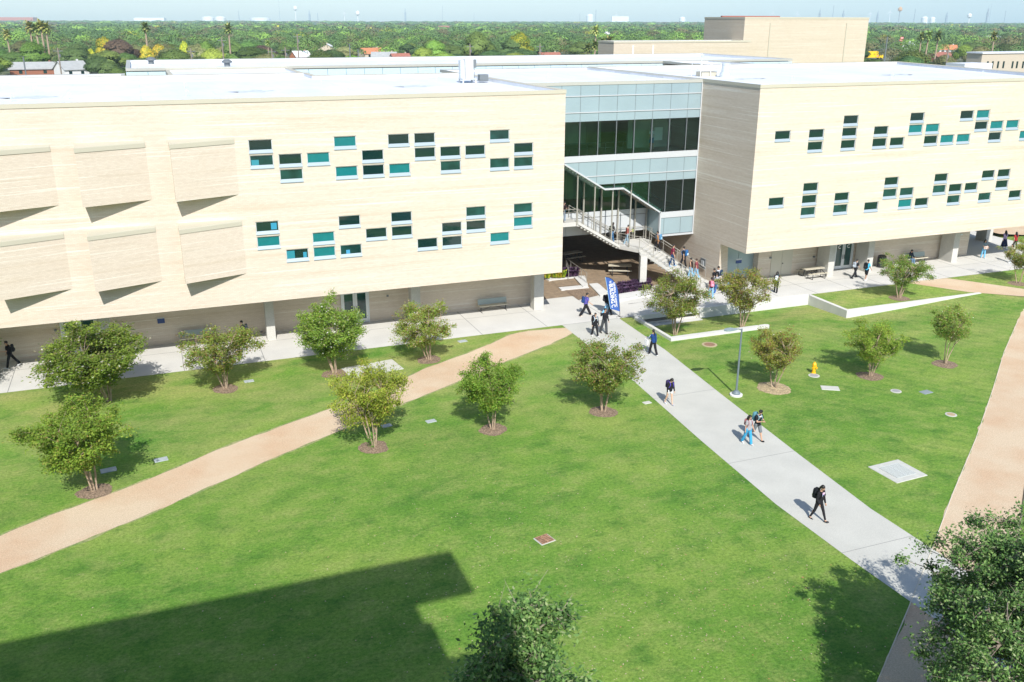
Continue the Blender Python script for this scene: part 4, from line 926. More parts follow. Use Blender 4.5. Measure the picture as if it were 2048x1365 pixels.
# ================================================================== ROOF FURNITURE
ZRF = CAMZ-(CAMZ-15.2)*KF
q = PZ(935, 166, ZRF)
t = thing('roof_mast_unit', 'white rooftop equipment cabinet on a raised frame', 'rooftop unit', tuple(q))
b = MB(); b.box(-.55, -.5, .25, .55, .5, .33); 
for sx in (-.5, .5):
    for sy in (-.45, .45): b.box(sx-.05, sy-.05, 0, sx+.05, sy+.05, .25)
b.build('base_frame', ALU, t); b = MB(); b.box(-.62, -.25, .34, -.30, .25, 1.65); b.build('cabinet', ALU, t); b = MB(); b.box(-.22, -.28, .34, .38, .25, 1.75); b.build('cabinet', WHITE, t)
b = MB(); b.box(.42, -.2, 1.1, .66, .1, 1.7); b.box(.9, -.3, .1, 1.6, .2, .6); b.tube([(.5, -.1, .3), (.5, -.1, 1.2)], .03, 6); b.tube([(-.6, -.4, .3), (1.5, -.4, .12)], .03, 6); b.build('conduit_box', GREYM, t)
q = PZ(1450, 155, ZRF)
t = thing('exhaust_fan', 'silver mushroom shaped exhaust fan on the right roof corner', 'roof vent', tuple(q))
b = MB(); b.lathe([(.45, 0), (.45, .1), (.48, .2), (.35, .42), (.33, 1.0), (.37, 1.02), (.37, 1.12), (.1, 1.2)], n=20); b.build('fan_housing', ALU, t)
b = MB(); b.box(-.55, -.55, -.01, .55, .55, .03); b.build('curb', WHITE, t)
q = PZ(1413, 153, ZRF)
t = thing('roof_hatch', 'tan roof hatch inside a white safety railing on the right roof edge', 'roof hatch', tuple(q))
b = MB(); b.box(-.75, -.4, 0, .75, .5, .4); b.build('hatch_box', COPING, t)
b = MB()
for (xa, ya, xb, yb) in ((-1, -.6, 1, -.6), (-1, .8, 1, .8), (-1, -.6, -1, .8), (1, -.6, 1, .8)):
    for z in (.55, 1.1): b.tube([(xa, ya, z), (xb, yb, z)], .025, 5)
for (xa, ya) in ((-1, -.6), (1, -.6), (0, -.6), (-1, .8), (1, .8), (0, .8)): b.tube([(xa, ya, 0), (xa, ya, 1.1)], .025, 5)
b.build('railing', WHITE, t)
b = MB(); b.tube([(-.6, 0, .4), (-.6, 0, 1.9)], .04, 6); b.ball((-.6, 0, 1.1), .12); b.ball((-.6, 0, 1.75), .1); b.build('mast', ALU, t)
for (px, py, l) in ((303, 131, 'small pale roof vent on the left end of the rear roof'), (455, 136, 'grey mushroom vent in the middle of the rear roof')):
    q = PZ(px, py, ZRF); t = thing('roof_vent', l, 'roof vent', tuple(q)); b = MB(); b.lathe([(.28, 0), (.28, .45), (.5, .5), (.5, .65), (.2, .8)], n=14); b.build('vent_cap', GREYM, t); b = MB(); b.box(-.9, -.4, 0, .9, .4, .12); b.build('curb', ALU, t)
LR = None
for (px, py) in ((71, 183), (26, 203), (372, 176), (376, 193), (645, 167), (688, 185), (688+8, 186), (876, 163), (950, 179), (1097, 157), (1275, 148), (1585, 163), (1640, 144), (1784, 157), (1808, 142), (1965, 152), (140, 198)):
    q = PZ(px, py, ZRF)
    if LR is None:
        LR = thing('roof_vent_pipe', 'thin pale vent pipe standing on the white roof', 'vent pipe', tuple(q), 0, 'vent pipes on the white roofs'); b = MB(); b.tube([(-.09, 0, 0), (-.09, 0, .34), (0, 0, .40), (.09, 0, .34), (.09, 0, .2)], .025, 6); b.build('pipe', ALU, LR)
    else: cpy(LR, tuple(q), 0)
STAIN = mat('puddle_stain', (.42, .47, .47), .9, col2=(.60, .64, .66), scale=2.2)
for (px, py, rx, ry) in ((505, 183, 1.3, .5), (60, 195, 1.4, .5), (828, 173, 1.2, .5), (1792, 150, 1.4, .4), (1500, 158, 1.2, .3)):
    q = PZ(px, py, ZRF); n = 18
    sheet('roof_puddle', [(q[0]+rx*math.cos(2*math.pi*i/n)*(1+.3*math.sin(i*2.3)), q[1]+ry*2.2*math.sin(2*math.pi*i/n)*(1+.3*math.cos(i*1.7))) for i in range(n)], STAIN, ZRF+.006)

# ================================================================== TREES
def leaf_mesh(name, centers, sig, nper, size, m, seed, flat=.5, core=None):
    g = np.random.default_rng(seed); C_ = np.array(centers); n = len(C_)*nper
    c = np.repeat(C_, nper, axis=0); sg = np.repeat(np.array(sig).reshape(-1, 1) if np.ndim(sig) else np.full((len(C_), 1), sig), nper, axis=0)
    p = c+g.normal(size=(n, 3))*sg*np.array([1, 1, .75])
    nr = g.normal(size=(n, 3)); nr[:, 2] = np.abs(nr[:, 2])+flat; nr /= np.linalg.norm(nr, axis=1, keepdims=True)
    u = np.cross(nr, g.normal(size=(n, 3))); u /= np.linalg.norm(u, axis=1, keepdims=True); v = np.cross(nr, u)
    s = (size*g.uniform(.6, 1.3, size=(n, 1)))
    q = np.stack([p-u*s, p-v*s*.5, p+u*s, p+v*s*.5], axis=1).reshape(-1, 3)
    me = bpy.data.meshes.new(name); me.vertices.add(len(q)); me.vertices.foreach_set('co', q.ravel().astype(np.float32))
    me.loops.add(len(q)); me.loops.foreach_set('vertex_index', np.arange(len(q), dtype=np.int32))
    me.polygons.add(n); me.polygons.foreach_set('loop_start', np.arange(0, 4*n, 4, dtype=np.int32)); me.polygons.foreach_set('loop_total', np.full(n, 4, dtype=np.int32))
    me.materials.append(m); me.update(calc_edges=True); return me
def crape(seed, m, nclus=150, nper=75, H=4.0, W=3.5, base=.38, stems=4, lsz=.050, sig=.145, gap=-.20, amp=.55):
    g = random.Random(seed); b = MB(); nodes = []
    off = Vector((g.uniform(0, 50), g.uniform(0, 50), 3))
    for s in range(stems):
        a = 6.28*s/stems+g.uniform(-.5, .5); lean = g.uniform(.10, .30)
        p = Vector((math.cos(a)*.07, math.sin(a)*.07, -.1)); pts = [p.copy()]; d = Vector((math.cos(a)*lean, math.sin(a)*lean, 1)).normalized()
        L = H*g.uniform(.36, .48)
        for k in range(4): p = p+d*L/4+Vector((g.uniform(-.03, .03), g.uniform(-.03, .03), 0)); pts.append(p.copy())
        b.tube(pts, [.045, .04, .036, .032, .028], 7); nodes.append(p.copy())
        for j in range(4):
            a2 = a+g.uniform(-1.1, 1.1); d2 = Vector((math.cos(a2)*g.uniform(.35, .9), math.sin(a2)*g.uniform(.35, .9), g.uniform(.5, 1))).normalized(); q = p+d2*g.uniform(.35, .65)*H*.3; r2 = q+(d2+Vector((0, 0, .4))).normalized()*H*.12
            b.tube([p, q, r2], [.024, .016, .010], 5); nodes += [q, r2]
    cs = []; sg = []
    while len(cs) < nclus:
        u = Vector((g.gauss(0, 1), g.gauss(0, 1), g.gauss(0, 1))).normalized(); r = g.uniform(.25, 1)**.5
        z = base+(1-base)*(.5+.5*u.z*r); rad = .5*W*math.sqrt(max(0, 1-u.z**2))*r
        h = math.atan2(u.y, u.x); lob = .82+amp*mnoise.noise(u*1.7+off)
        prof = .50+.60*sst(base, base+.42, z)
        x, y = math.cos(h)*rad*lob*prof, math.sin(h)*rad*lob*prof; zz = z*H*(.9+.26*mnoise.noise(u*2.1+off*2))
        if mnoise.noise(Vector((x, y, zz))*1.05+off) < gap: continue
        cs.append((x, y, zz)); sg.append(sig*g.uniform(.6, 1.25))
        if len(cs) % 2 == 0:
            nb = min(nodes, key=lambda q: (q-Vector(cs[-1])).length); b.tube([nb, nb.lerp(Vector(cs[-1]), .55)+Vector((0, 0, .05)), Vector(cs[-1])], [.013, .009, .005], 4, caps=False)
    return leaf_mesh('crown', cs, sg, nper, lsz, m, seed), b.mesh('trunk', BARK)
CR = [crape(1, L_OLIVE, 225, 90, base=.31), crape(2, L_OLIVE, 200, 80, base=.33), crape(3, L_GREEN, 300, 105, base=.25, gap=-.45, amp=.32), crape(4, L_YELG, 255, 95, base=.29), crape(5, L_OLIVE, 185, 78, base=.36, stems=3), crape(6, L_YELG, 225, 88, base=.30, stems=5), crape(7, L_OLIVE, 240, 90, base=.30, amp=.45), crape(8, L_YELG, 220, 85, base=.28, stems=5, amp=.7), crape(9, L_OLIVE, 190, 80, base=.38, stems=3, amp=.7)]
TREES = [ # base px, base py, top py, crown x0, x1, variant, rot, mulch, label
    (190, 983, 788, 48, 250, 3, .4, 1, 'lime green crape myrtle leaning over the gravel path at the front left'),
    (218, 803, 650, 50, 272, 2, 1.2, 0, 'broad bright green crape myrtle with white blossom before the left doors marked C'),
    (451, 778, 644, 348, 510, 1, 2.0, 1, 'open crape myrtle with white blossom before the half hidden bench'),
    (670, 748, 592, 577, 730, 2, 3.1, 1, 'dense round bright green crape myrtle before the second left door'),
    (858, 720, 604, 777, 899, 0, 4.0, 1, 'reddish crape myrtle left of the plain bench on the left sidewalk'),
    (748, 895, 714, 655, 803, 7, 5.0, 1, 'tall lime crape myrtle with green shoots at its foot straddling the gravel path'),
    (986, 860, 700, 911, 1044, 3, .9, 1, 'lone crape myrtle below the gravel path in the middle lawn'),
    (1207, 824, 667, 1135, 1284, 6, 1.9, 1, 'full crape myrtle at the left edge of the walkway'),
    (1350, 670, 543, 1296, 1419, 0, 2.7, 0, 'crape myrtle in the sunken bed in front of the drainage opening'),
    (1483, 655, 528, 1432, 1547, 1, 3.7, 0, 'crape myrtle at the rounded kerb end behind the street lamp'),
    (1548, 777, 651, 1500, 1617, 4, 4.6, 1, 'thin crape myrtle right of the street lamp with a wide mulch ring'),
    (1740, 753, 637, 1695, 1817, 7, 5.5, 1, 'lime crape myrtle in the middle of the right lawn above the round cover'),
    (1889, 729, 607, 1864, 1958, 8, .2, 1, 'slim crape myrtle nearest the right gravel path'),
    (1798, 597, 504, 1758, 1860, 1, 1.1, 1, 'crape myrtle on the raised turf wedge before the black litter bin'),
    (2036, 568, 474, 2008, 2084, 4, 2.2, 1, 'crape myrtle cut by the right edge of the picture'),
    (-85, 780, 640, -170, -2, 0, 2.2, 0, 'crape myrtle just outside the left edge that shades the sidewalk')]
for (bx, by, ty, x0, x1, v, rot, mul, lab) in TREES:
    H, g0 = px_height(bx, by, ty); dep = (g0-CAM)@fw+ -(H*.6)*fw[2]*-1; wid = (x1-x0)*((g0+np.array([0, 0, H*.65])-CAM)@fw)/FPX
    cxw = PY((x0+x1)/2, (by+ty)/2, g0[1])[0]-g0[0]
    t = thing('crape_myrtle', lab, 'tree', tuple(g0), rot, 'crape myrtles planted round the lawns')
    cm, tm = CR[v]; s = (wid/3.35, wid/3.35, H/4.05)
    c = obj('crown', cm, t); c.scale = s; k = obj('trunk', tm, t); k.scale = (min(s[0], 1.2), min(s[1], 1.2), s[2])
    # the crown leans the way it does in the photograph
    M2 = Matrix.Identity(4); lx = max(-.45, min(.45, cxw/(H*.65)))
    sh = Matrix(((1, 0, lx*math.cos(rot), 0), (0, 1, -lx*math.sin(rot), 0), (0, 0, 1, 0), (0, 0, 0, 1)))
    c.matrix_local = sh @ Matrix.Diagonal((s[0], s[1], s[2], 1)); k.matrix_local = sh @ Matrix.Diagonal((min(s[0], 1.15), min(s[1], 1.15), s[2], 1))
    if mul:
        b = MB(); n = 44; rr = .78 if 'wide' not in lab else 1.0
        wob = [1+.16*mnoise.noise(Vector((math.cos(6.283*i/n)*1.6, math.sin(6.283*i/n)*1.6, bx)))+.03*math.sin(i*4.1) for i in range(n)]
        ring = [(rr*wob[i]*math.cos(6.283*i/n), rr*wob[i]*math.sin(6.283*i/n)*.92, .012+(lawn_z(g0[0]+rr*math.cos(6.283*i/n), g0[1]+rr*math.sin(6.283*i/n))-g0[2] if v == 1 and bx > 1400 else 0)) for i in range(n)]
        b.add([(0, 0, .08)]+ring, [(0, i+1, (i+1) % n+1) for i in range(n)]); b.build('mulch_ring', MULCHL if bx in (1548,) else MULCH, t)
    if bx == 748:
        b = leaf_mesh('sucker_shoots', [(.0, -.15, z) for z in (.15, .3, .45, .6, .75)], .09, 40, .06, L_GREEN, 9); obj('sucker_shoots', b, t)
# the big live oaks in the foreground
def oak(seed, H, W, base, nclus, nper, lsz=.054, sig=.19):
    g = random.Random(seed); b = MB(); off = Vector((seed*3.1, 7, 1)); nodes = []
    b.tube([(0, 0, -.3), (0, 0, H*.2), (.1, 0, H*.42)], [.26, .2, .15], 10); root = Vector((.1, 0, H*.42)); nodes.append(root)
    for k in range(9):
        a = 6.28*k/9+g.uniform(-.3, .3); d = Vector((math.cos(a), math.sin(a), g.uniform(.4, 1.3))).normalized(); p = root.copy()-Vector((0, 0, g.uniform(0, .15)*H)); pts = [p.copy()]
        for j in range(5): d = (d+Vector((g.uniform(-.35, .35), g.uniform(-.35, .35), g.uniform(-.1, .3)))).normalized(); p = p+d*W*.085; pts.append(p.copy()); nodes.append(p.copy())
        b.tube(pts, [.09, .07, .055, .042, .03, .02], 6)
    cs = []; sg = []
    while len(cs) < nclus:
        u = Vector((g.gauss(0, 1), g.gauss(0, 1), g.gauss(0, 1))).normalized(); r = g.uniform(.12, 1)**.42
        lob = .84+.52*mnoise.noise(u*1.9+off); x, y = u.x*W/2*r*lob, u.y*W/2*r*lob; z = H*(base+(1-base)*(.44+.56*u.z*r*min(1.06, lob*1.2)))
        if mnoise.noise(Vector((x, y, z))*.75+off) < -.16: continue
        cs.append((x, y, z)); sg.append(sig*g.uniform(.5, 1.2)); nb = min(nodes, key=lambda q: (q-Vector(cs[-1])).length)
        m_ = nb.lerp(Vector(cs[-1]), .5)+Vector((g.uniform(-.1, .1), g.uniform(-.1, .1), .06)); b.tube([nb, m_, Vector(cs[-1])], [.02, .013, .006], 4, caps=False)
        if g.random() < .5: nodes.append(m_)
        for _ in range(3): e = Vector(cs[-1])+Vector((g.gauss(0, 1), g.gauss(0, 1), g.gauss(0, .8)))*sig*1.1; b.tube([Vector(cs[-1]), e], [.007, .003], 3, caps=False)
    return leaf_mesh('crown', cs, sg, nper, lsz, L_OAK, seed, flat=.7), b.mesh('trunk', BARKD)
for (x, y, H, W, bs, nc, npr, seed, lab, rz) in (
    (21.7, 13.7, 7.25, 9.2, .28, 1350, 140, 21, 'large live oak filling the lower right corner with its shadow on the walkway', .3),
    (5.75, 13.6, 9.7, 3.8, .25, 520, 140, 22, 'live oak rising from the bottom edge in the middle of the picture', 1.0)):
    t = thing('live_oak', lab, 'tree', (x, y, 0), rz); cm, tm = oak(seed, H, W, bs, nc, npr); obj('crown', cm, t); obj('trunk', tm, t)

# ================================================================== PEOPLE
JOBS = []          # (mesh builder, voxel, object name, material list, parent-or-None, on_done)
SKINS = [mat('skin_%d' % i, c, .55, spec=.3) for i, c in enumerate(((.50, .30, .20), (.38, .21, .13), (.58, .38, .27)))]
HAIRB = mat('black_hair', (.012, .010, .009), .5); HAIRN = mat('brown_hair', (.05, .028, .016), .5)
CL = {}
def cloth(rgb, rough=.9):
    k = tuple(rgb)
    if k not in CL: CL[k] = mat('cloth', rgb, rough, var=.12, scale=9, spec=.15)
    return CL[k]
def capsule(mb, a, b_, r0, r1, n=10): mb.tube([a, b_], [r0, r1], n); mb.ball(a, r0, nu=n, nv=6); mb.ball(b_, r1, nu=n, nv=6)
BLACK, NAVY, WHT = (.018, .018, .021), (.02, .045, .16), (.72, .74, .76)
def person(lab, at_, face, h=1.70, lt=22, rt_=-20, lk=4, rk=14, la=(-18, 12, 8), ra=(18, 18, 8), inw=(0, 0), lean=4, nod=8, twist=0, shirt=BLACK, pants=BLACK, shoes=(.7, .7, .7), skin=0, hair='short', hcol=None, sleeve='short', legs='long', wide=1.0, sit=False, vox=.016, print_=None, hood=False, stripes=None):
    s = h/1.72; S = SKINS[skin]; hm = hcol or HAIRB
    hipz = .93
    def sw(a): return R(a)
    def leg(sx, a, k):
        hip = Vector((sx*.095, 0, 0)); kn = hip+Vector((sx*.01, math.sin(sw(a))*.43, -math.cos(sw(a))*.43)); an = kn+Vector((0, math.sin(sw(a-k))*.42, -math.cos(sw(a-k))*.42)); return hip, kn, an
    LL, RR = leg(-1, lt, lk), leg(1, rt_, rk)
    pz_ = .08-min(LL[2].z, RR[2].z)
    if sit: pz_ = .53
    P = lambda v: (v+Vector((0, 0, pz_)))*s
    up = Vector((0, math.sin(R(lean)), math.cos(R(lean)))); pel = Vector((0, 0, .02)); wa = pel+up*.2; ch = pel+up*.36; nk = pel+up*.53
    hd = nk+Vector((0, math.sin(R(lean+nod*.8)), math.cos(R(lean+nod*.8))))*.155; hdir = Vector((0, math.cos(R(nod+lean)), -math.sin(R(nod+lean)))); hup = Vector((0, math.sin(R(nod+lean)), math.cos(R(nod+lean))))
    def arm(sx, a, iw):
        f_, e, o = a; sh = nk-up*.075+Vector((sx*.165, 0, 0)); d = Vector((sx*math.sin(R(o)), math.sin(R(f_))*math.cos(R(o)), -math.cos(R(f_))*math.cos(R(o)))); el = sh+d*.29
        d2 = Vector((sx*math.sin(R(o*.5))-sx*iw, math.sin(R(f_+e)), -math.cos(R(f_+e)))).normalized(); wr = el+d2*.25; return sh, el, wr, d2
    AL, AR = arm(-1, la, inw[0]), arm(1, ra, inw[1])
    b = MB()
    # torso, hips, neck
    b.ball(P(pel), (.155*s, .105*s, .12*s)); b.tube([P(pel), P(wa), P(ch), P(nk-up*.05)], [.135*s, .118*s, .135*s, .10*s], 14); b.ball(P(ch+Vector((0, .01, 0))), (.165*s, .105*s, .14*s)); b.ball(P(nk-up*.07), (.17*s, .075*s, .06*s))
    capsule(b, P(nk-up*.04), P(hd-up*.05), .052*s, .048*s)
    b.ball(P(hd), (.075*s, .092*s, .112*s), nu=16, nv=12); b.ball(P(hd+hdir*.03-hup*.05), (.055*s, .062*s, .06*s))
    b.ball(P(hd+hdir*.096-hup*.012), (.013*s, .018*s, .018*s), nu=8, nv=6)
    for sx in (-1, 1): b.ball(P(hd+Vector((sx*.077, -.005, 0))), (.010*s, .018*s, .028*s), nu=8, nv=6)
    for (hp, kn, an), sx in ((LL, -1), (RR, 1)):
        capsule(b, P(hp), P(kn), .083*s, .055*s); capsule(b, P(kn), P(an), .054*s, .036*s); b.ball(P(kn.lerp(an, .3)-Vector((0, .012, 0))), (.05*s, .055*s, .09*s))
    for (sh, el, wr, d2), sx in ((AL, -1), (AR, 1)):
        capsule(b, P(sh), P(el), .047*s, .037*s); capsule(b, P(el), P(wr), .037*s, .025*s)
        sd_ = Vector((sx*.3, 1, 0)).cross(d2).normalized(); fwd_ = d2.cross(sd_).normalized()
        if fwd_.y < 0: fwd_ = -fwd_
        b.tube([P(wr), P(wr+d2*.045), P(wr+d2*.085)], [.022*s, .032*s, .028*s], 8)
        for k, L in enumerate((.068, .078, .073, .056)):
            r0 = wr+d2*.08+fwd_*(.024-.016*k); m1 = r0+d2*L*.5; m2 = m1+(d2*.8-sd_*sx*.45).normalized()*L*.5; b.tube([P(r0), P(m1), P(m2)], [.0095*s, .0088*s, .0078*s], 6)
        b.tube([P(wr+d2*.025+fwd_*.02), P(wr+d2*.055+fwd_*.045), P(wr+d2*.085+fwd_*.05)], [.011*s, .010*s, .008*s], 6)
    for (hp, kn, an), ang in ((LL, lt-lk), (RR, rt_-rk)):
        tp = Vector((0, math.cos(R(max(-50, min(25, ang))*.8)), math.sin(R(max(-50, min(25, ang))*.8)))) if not sit else Vector((0, 1, 0)); capsule(b, P(an-Vector((0, .01, .02))), P(an+tp*.15-Vector((0, 0, .045))), .036*s, .028*s)
    face_n = []
    job = {'lab': lab, 'at': at_, 'face': face}
    mats_ = [S]
    body_job = [b, vox, 'person', mats_, None, None]; JOBS.append(body_job)
    kids = []
    # face features
    f = MB()
    for sx in (-1, 1): f.ball(P(hd+hdir*.083+Vector((sx*.03, 0, 0))+hup*.008), (.012*s, .008*s, .007*s), 0, 8, 6); f.tube([P(hd+hdir*.088+Vector((sx*.016, 0, 0))+hup*.03), P(hd+hdir*.08+Vector((sx*.045, 0, 0))+hup*.028)], .004*s, 5, 0)
    f.tube([P(hd+hdir*.088+Vector((-.02, 0, 0))-hup*.058), P(hd+hdir*.092-hup*.058), P(hd+hdir*.088+Vector((.02, 0, 0))-hup*.058)], .006*s, 5, 1)
    kids.append(('face_features', f, None, [HAIRB, mat('lips', (.32, .10, .08), .5)] if 'lips' not in bpy.data.materials else [HAIRB, bpy.data.materials['lips']]))
    # hair
    hb = MB(); hb.ball(P(hd-hdir*.018+hup*.022), (.086*s, .10*s, .108*s), nu=14, nv=10)
    if hair in ('long', 'pony'):
        back = [P(hd-hdir*.07+hup*.03), P(hd-hdir*.105-hup*.08), P(nk-Vector((0, .12, .05)))] + ([P(nk-Vector((0, .14, .24)))] if hair == 'long' else [P(nk-Vector((0, .13, .20)))])
        hb.tube(back, [.07*s, .082*s, .085*s, .04*s] if hair == 'long' else [.05*s, .04*s, .045*s, .02*s], 10)
        if hair == 'long':
            for sx in (-1, 1): hb.tube([P(hd+Vector((sx*.07, -.02, .03))), P(hd+Vector((sx*.085, -.02, -.10))), P(nk+Vector((sx*.09, .03, -.12)))], [.035*s, .035*s, .02*s], 8)
    if hair == 'bun': hb.ball(P(hd-hdir*.10+hup*.06), .05*s)
    if hair == 'curly':
        for i in range(16): a_ = i*2.4; hb.ball(P(hd-hdir*.01+hup*(.06+.02*math.sin(i*3))+Vector((math.cos(a_)*.07, math.sin(a_)*.07-.015, .0))), .035*s, nu=8, nv=6)
    kids.append(('hair', hb, .011, [hm]))
    # shirt
    c = MB(); e = .016; c.ball(P(pel+up*.05), ((.165)*s, .122*s, .13*s)); c.tube([P(pel-up*.06), P(wa), P(ch), P(nk-up*.055)], [.152*s, .145*s, .155*s, .115*s], 14); c.ball(P(ch), (.182*s, .125*s, .15*s)); c.ball(P(nk-up*.08), (.188*s, .09*s, .07*s))
    if hood: c.ball(P(nk+Vector((0, -.07, -.0))), (.12*s, .085*s, .07*s))
    for (sh, el, wr, d2) in (AL, AR):
        if sleeve == 'long': capsule(c, P(sh), P(el), .064*s, .054*s); capsule(c, P(el), P(wr-d2*.01), .054*s, .040*s)
        elif sleeve == 'short': capsule(c, P(sh), P(sh.lerp(el, .6)), .066*s, .06*s)
    kids.append(('shirt', c, .018, [cloth(shirt)]))
    t_ = MB(); t_.ball(P(pel-Vector((0, 0, .02))), (.168*s, .128*s, .125*s))
    for (hp, kn, an) in (LL, RR):
        if legs == 'shorts': capsule(t_, P(hp), P(hp.lerp(kn, .93)), .105*s, .088*s)
        elif legs == 'mini': capsule(t_, P(hp), P(hp.lerp(kn, .35)), .103*s, .095*s)
        elif legs == 'skirt': t_.tube([P(Vector((0, 0, .05))), P(hp.lerp(kn, .9)), P(kn.lerp(an, .75))], [.15*s, .15*s, .19*s], 12)
        elif legs == 'tight': capsule(t_, P(hp), P(kn), .092*s, .062*s); capsule(t_, P(kn), P(kn.lerp(an, .9)), .062*s, .044*s)
        else: capsule(t_, P(hp), P(kn), .102*s, .078*wide*s); capsule(t_, P(kn), P(kn.lerp(an, .96)), .075*wide*s, .072*wide*s)
    kids.append(('trousers' if legs in ('long', 'tight') else ('skirt' if legs == 'skirt' else 'shorts'), t_, .018, [cloth(pants)]))
    for (hp, kn, an), ang in ((LL, lt-lk), (RR, rt_-rk)):
        tp = Vector((0, math.cos(R(max(-50, min(25, ang))*.8)), math.sin(R(max(-50, min(25, ang))*.8)))) if not sit else Vector((0, 1, 0))
        q = MB(); capsule(q, P(an-tp*.03-Vector((0, 0, .04))), P(an+tp*.155-Vector((0, 0, .046))), .044*s, .036*s); kids.append(('shoe', q, .014, [cloth(shoes)]))
    if print_:
        pm = MB(); cc0 = ch+Vector((0, .128, .03)); k_ = 0
        for (dx, dz, w_, h_, col) in print_: pm.box((cc0.x+dx-w_)*s, (cc0.y+.002)*s, (cc0.z+dz-h_+pz_)*s, (cc0.x+dx+w_)*s, (cc0.y+.012+.001*k_)*s, (cc0.z+dz+h_+pz_)*s, k_); k_ += 1
        kids.append(('chest_print', pm, None, [cloth(c_3[4]) for c_3 in print_]))
    if stripes:
        pm = MB()
        for (sh, el, wr, d2), sx in ((AL, -1), (AR, 1)): o_ = Vector((sx*.055, 0, 0)); pm.tube([P(sh+o_), P(el+o_*.9), P(wr+o_*.7)], .014*s, 6)
        kids.append(('sleeve_stripe', pm, None, [cloth(WHT)]))
    body_job[5] = (lab, at_, face, kids)
    return {'s': s, 'P': P, 'nk': nk, 'ch': ch, 'pel': pel, 'wa': wa, 'at': at_, 'face': face, 'AL': AL, 'AR': AR, 'up': up}
def rzf(face): return math.atan2(-face[0], face[1])
def backpack(pi, lab, col, col2=None, strap=None, big=1.0):
    s = pi['s']; P = pi['P']; c = pi['ch']; t = thing('backpack', lab, 'backpack', tuple(pi['at']), rzf(pi['face']), 'backpacks')
    b = MB(); z0 = (c-pi['up']*.22*big); y = c.y-.13-.10*big
    bm = bmesh.new(); bmesh.ops.create_cube(bm, size=1)
    bmesh.ops.bevel(bm, geom=bm.edges[:], offset=.22, segments=3, affect='EDGES', profile=.5)
    for v in bm.verts:
        k = 1-.18*(v.co.z+.5); v.co = Vector((v.co.x*.32*big*k, v.co.y*.20*big*k, v.co.z*.46*big)); v.co.z += 0
    me = bpy.data.meshes.new('bag'); bm.to_mesh(me); bm.free(); me.materials.append(cloth(col)); me.polygons.foreach_set('use_smooth', [True]*len(me.polygons))
    o = obj('bag', me, t); ctr = P(Vector((0, c.y-.145-.09*big, c.z-.04))); o.location = ctr; o.scale = (s, s, s); o.rotation_euler = (0, 0, 0)
    b = MB(); b.ball((0, 0, 0), (.12*big*s, .055*s, .11*big*s)); q = b.build('pocket', cloth(col2 or tuple(min(1, x*1.5+.01) for x in col)), t, smooth=True); q.location = P(Vector((0, c.y-.145-.18*big, c.z-.14)))
    for sx in (-1, 1):
        b = MB(); n = pi['nk']; b.tube([P(n+Vector((sx*.10, -.13, -.10))), P(n+Vector((sx*.10, -.03, .015))), P(n+Vector((sx*.105, .10, -.09))), P(c+Vector((sx*.12, .145, -.02))), P(c+Vector((sx*.165, .05, -.20))), P(c+Vector((sx*.12, -.10, -.22)))], .017*s, 6); b.build('strap', cloth(strap or col), t, smooth=True)
    return t
def gp(px, py): p = G(px, py); return (p[0], p[1], p[2]+.012)
def pp(px, py): p = GP(px, py); return (p[0], p[1], p[2]+.012)
def pz3(px, py, z): p = PZ(px, py, z); return (p[0], p[1], z)
JEANS, LJEAN, DJEAN = (.06, .17, .34), (.22, .42, .58), (.02, .05, .12)
near = dict(vox=.013)
a1 = person('person in black leggings and black sweatshirt walking with a black and lime backpack', gp(1634, 1041), (.25, -1), 1.72, 24, -14, 3, 12, (8, 10, 6), (-6, 30, 6), (0, .3), 4, 22, hair='pony', sleeve='long', legs='tight', shoes=(.03, .03, .035), skin=0, print_=[(0, 0, .07, .09, (.55, .35, .55)), (.02, -.04, .04, .04, (.2, .5, .7)), (-.04, .05, .03, .03, (.85, .7, .75))], **near)
backpack(a1, 'black backpack with lime green pocket worn by the nearest walker', (.01, .012, .014), (.25, .42, .02))
a2 = person('person in black T-shirt and grey shorts looking at a phone on the walkway', gp(1512, 881), (.15, -1), 1.74, 20, -18, 2, 20, (22, 78, 10), (25, 80, 10), (.75, .75), 5, 34, shirt=BLACK, pants=(.16, .18, .19), shoes=(.02, .02, .025), skin=0, hair='curly', legs='shorts', print_=[(-.03, .05, .035, .03, WHT), (.04, .05, .04, .035, WHT), (0, -.02, .05, .012, WHT)], **near)
backpack(a2, 'light blue strapped backpack worn by the person in grey shorts', (.10, .25, .30), strap=(.25, .4, .45))
a3 = person('person with long dark hair in grey T-shirt and bright blue jeans on the walkway', gp(1494, 889), (.1, -1), 1.58, 14, -16, 2, 10, (10, 35, 8), (-5, 10, 6), (.2, 0), 2, 14, shirt=(.33, .32, .33), pants=(.05, .30, .50), hair='long', wide=1.15, skin=0, **near)
backpack(a3, 'small dusty pink backpack worn by the person with long dark hair', (.35, .14, .15), big=.8)
a4 = person('person in black sweatshirt and white shorts walking head down on the walkway', gp(1338, 810), (.1, -1), 1.62, 12, -14, 2, 10, (6, 8, 8), (-4, 14, 8), (0, 0), 6, 42, shirt=BLACK, pants=(.7, .7, .7), shoes=(.5, .52, .6), hair='pony', sleeve='long', legs='mini', skin=2, **near)
backpack(a4, 'violet strapped backpack worn by the person in white shorts', (.04, .03, .10), strap=(.12, .08, .5))
a5 = person('person seen from behind in navy jacket with white sleeve stripes and black flared trousers', gp(1305, 711), (-.1, 1), 1.70, 16, -16, 3, 12, (30, 60, 10), (-8, 8, 6), (.2, 0), 3, 6, shirt=(.015, .05, .17), pants=BLACK, shoes=WHT, hair='pony', sleeve='long', wide=1.1, stripes=True, **near)
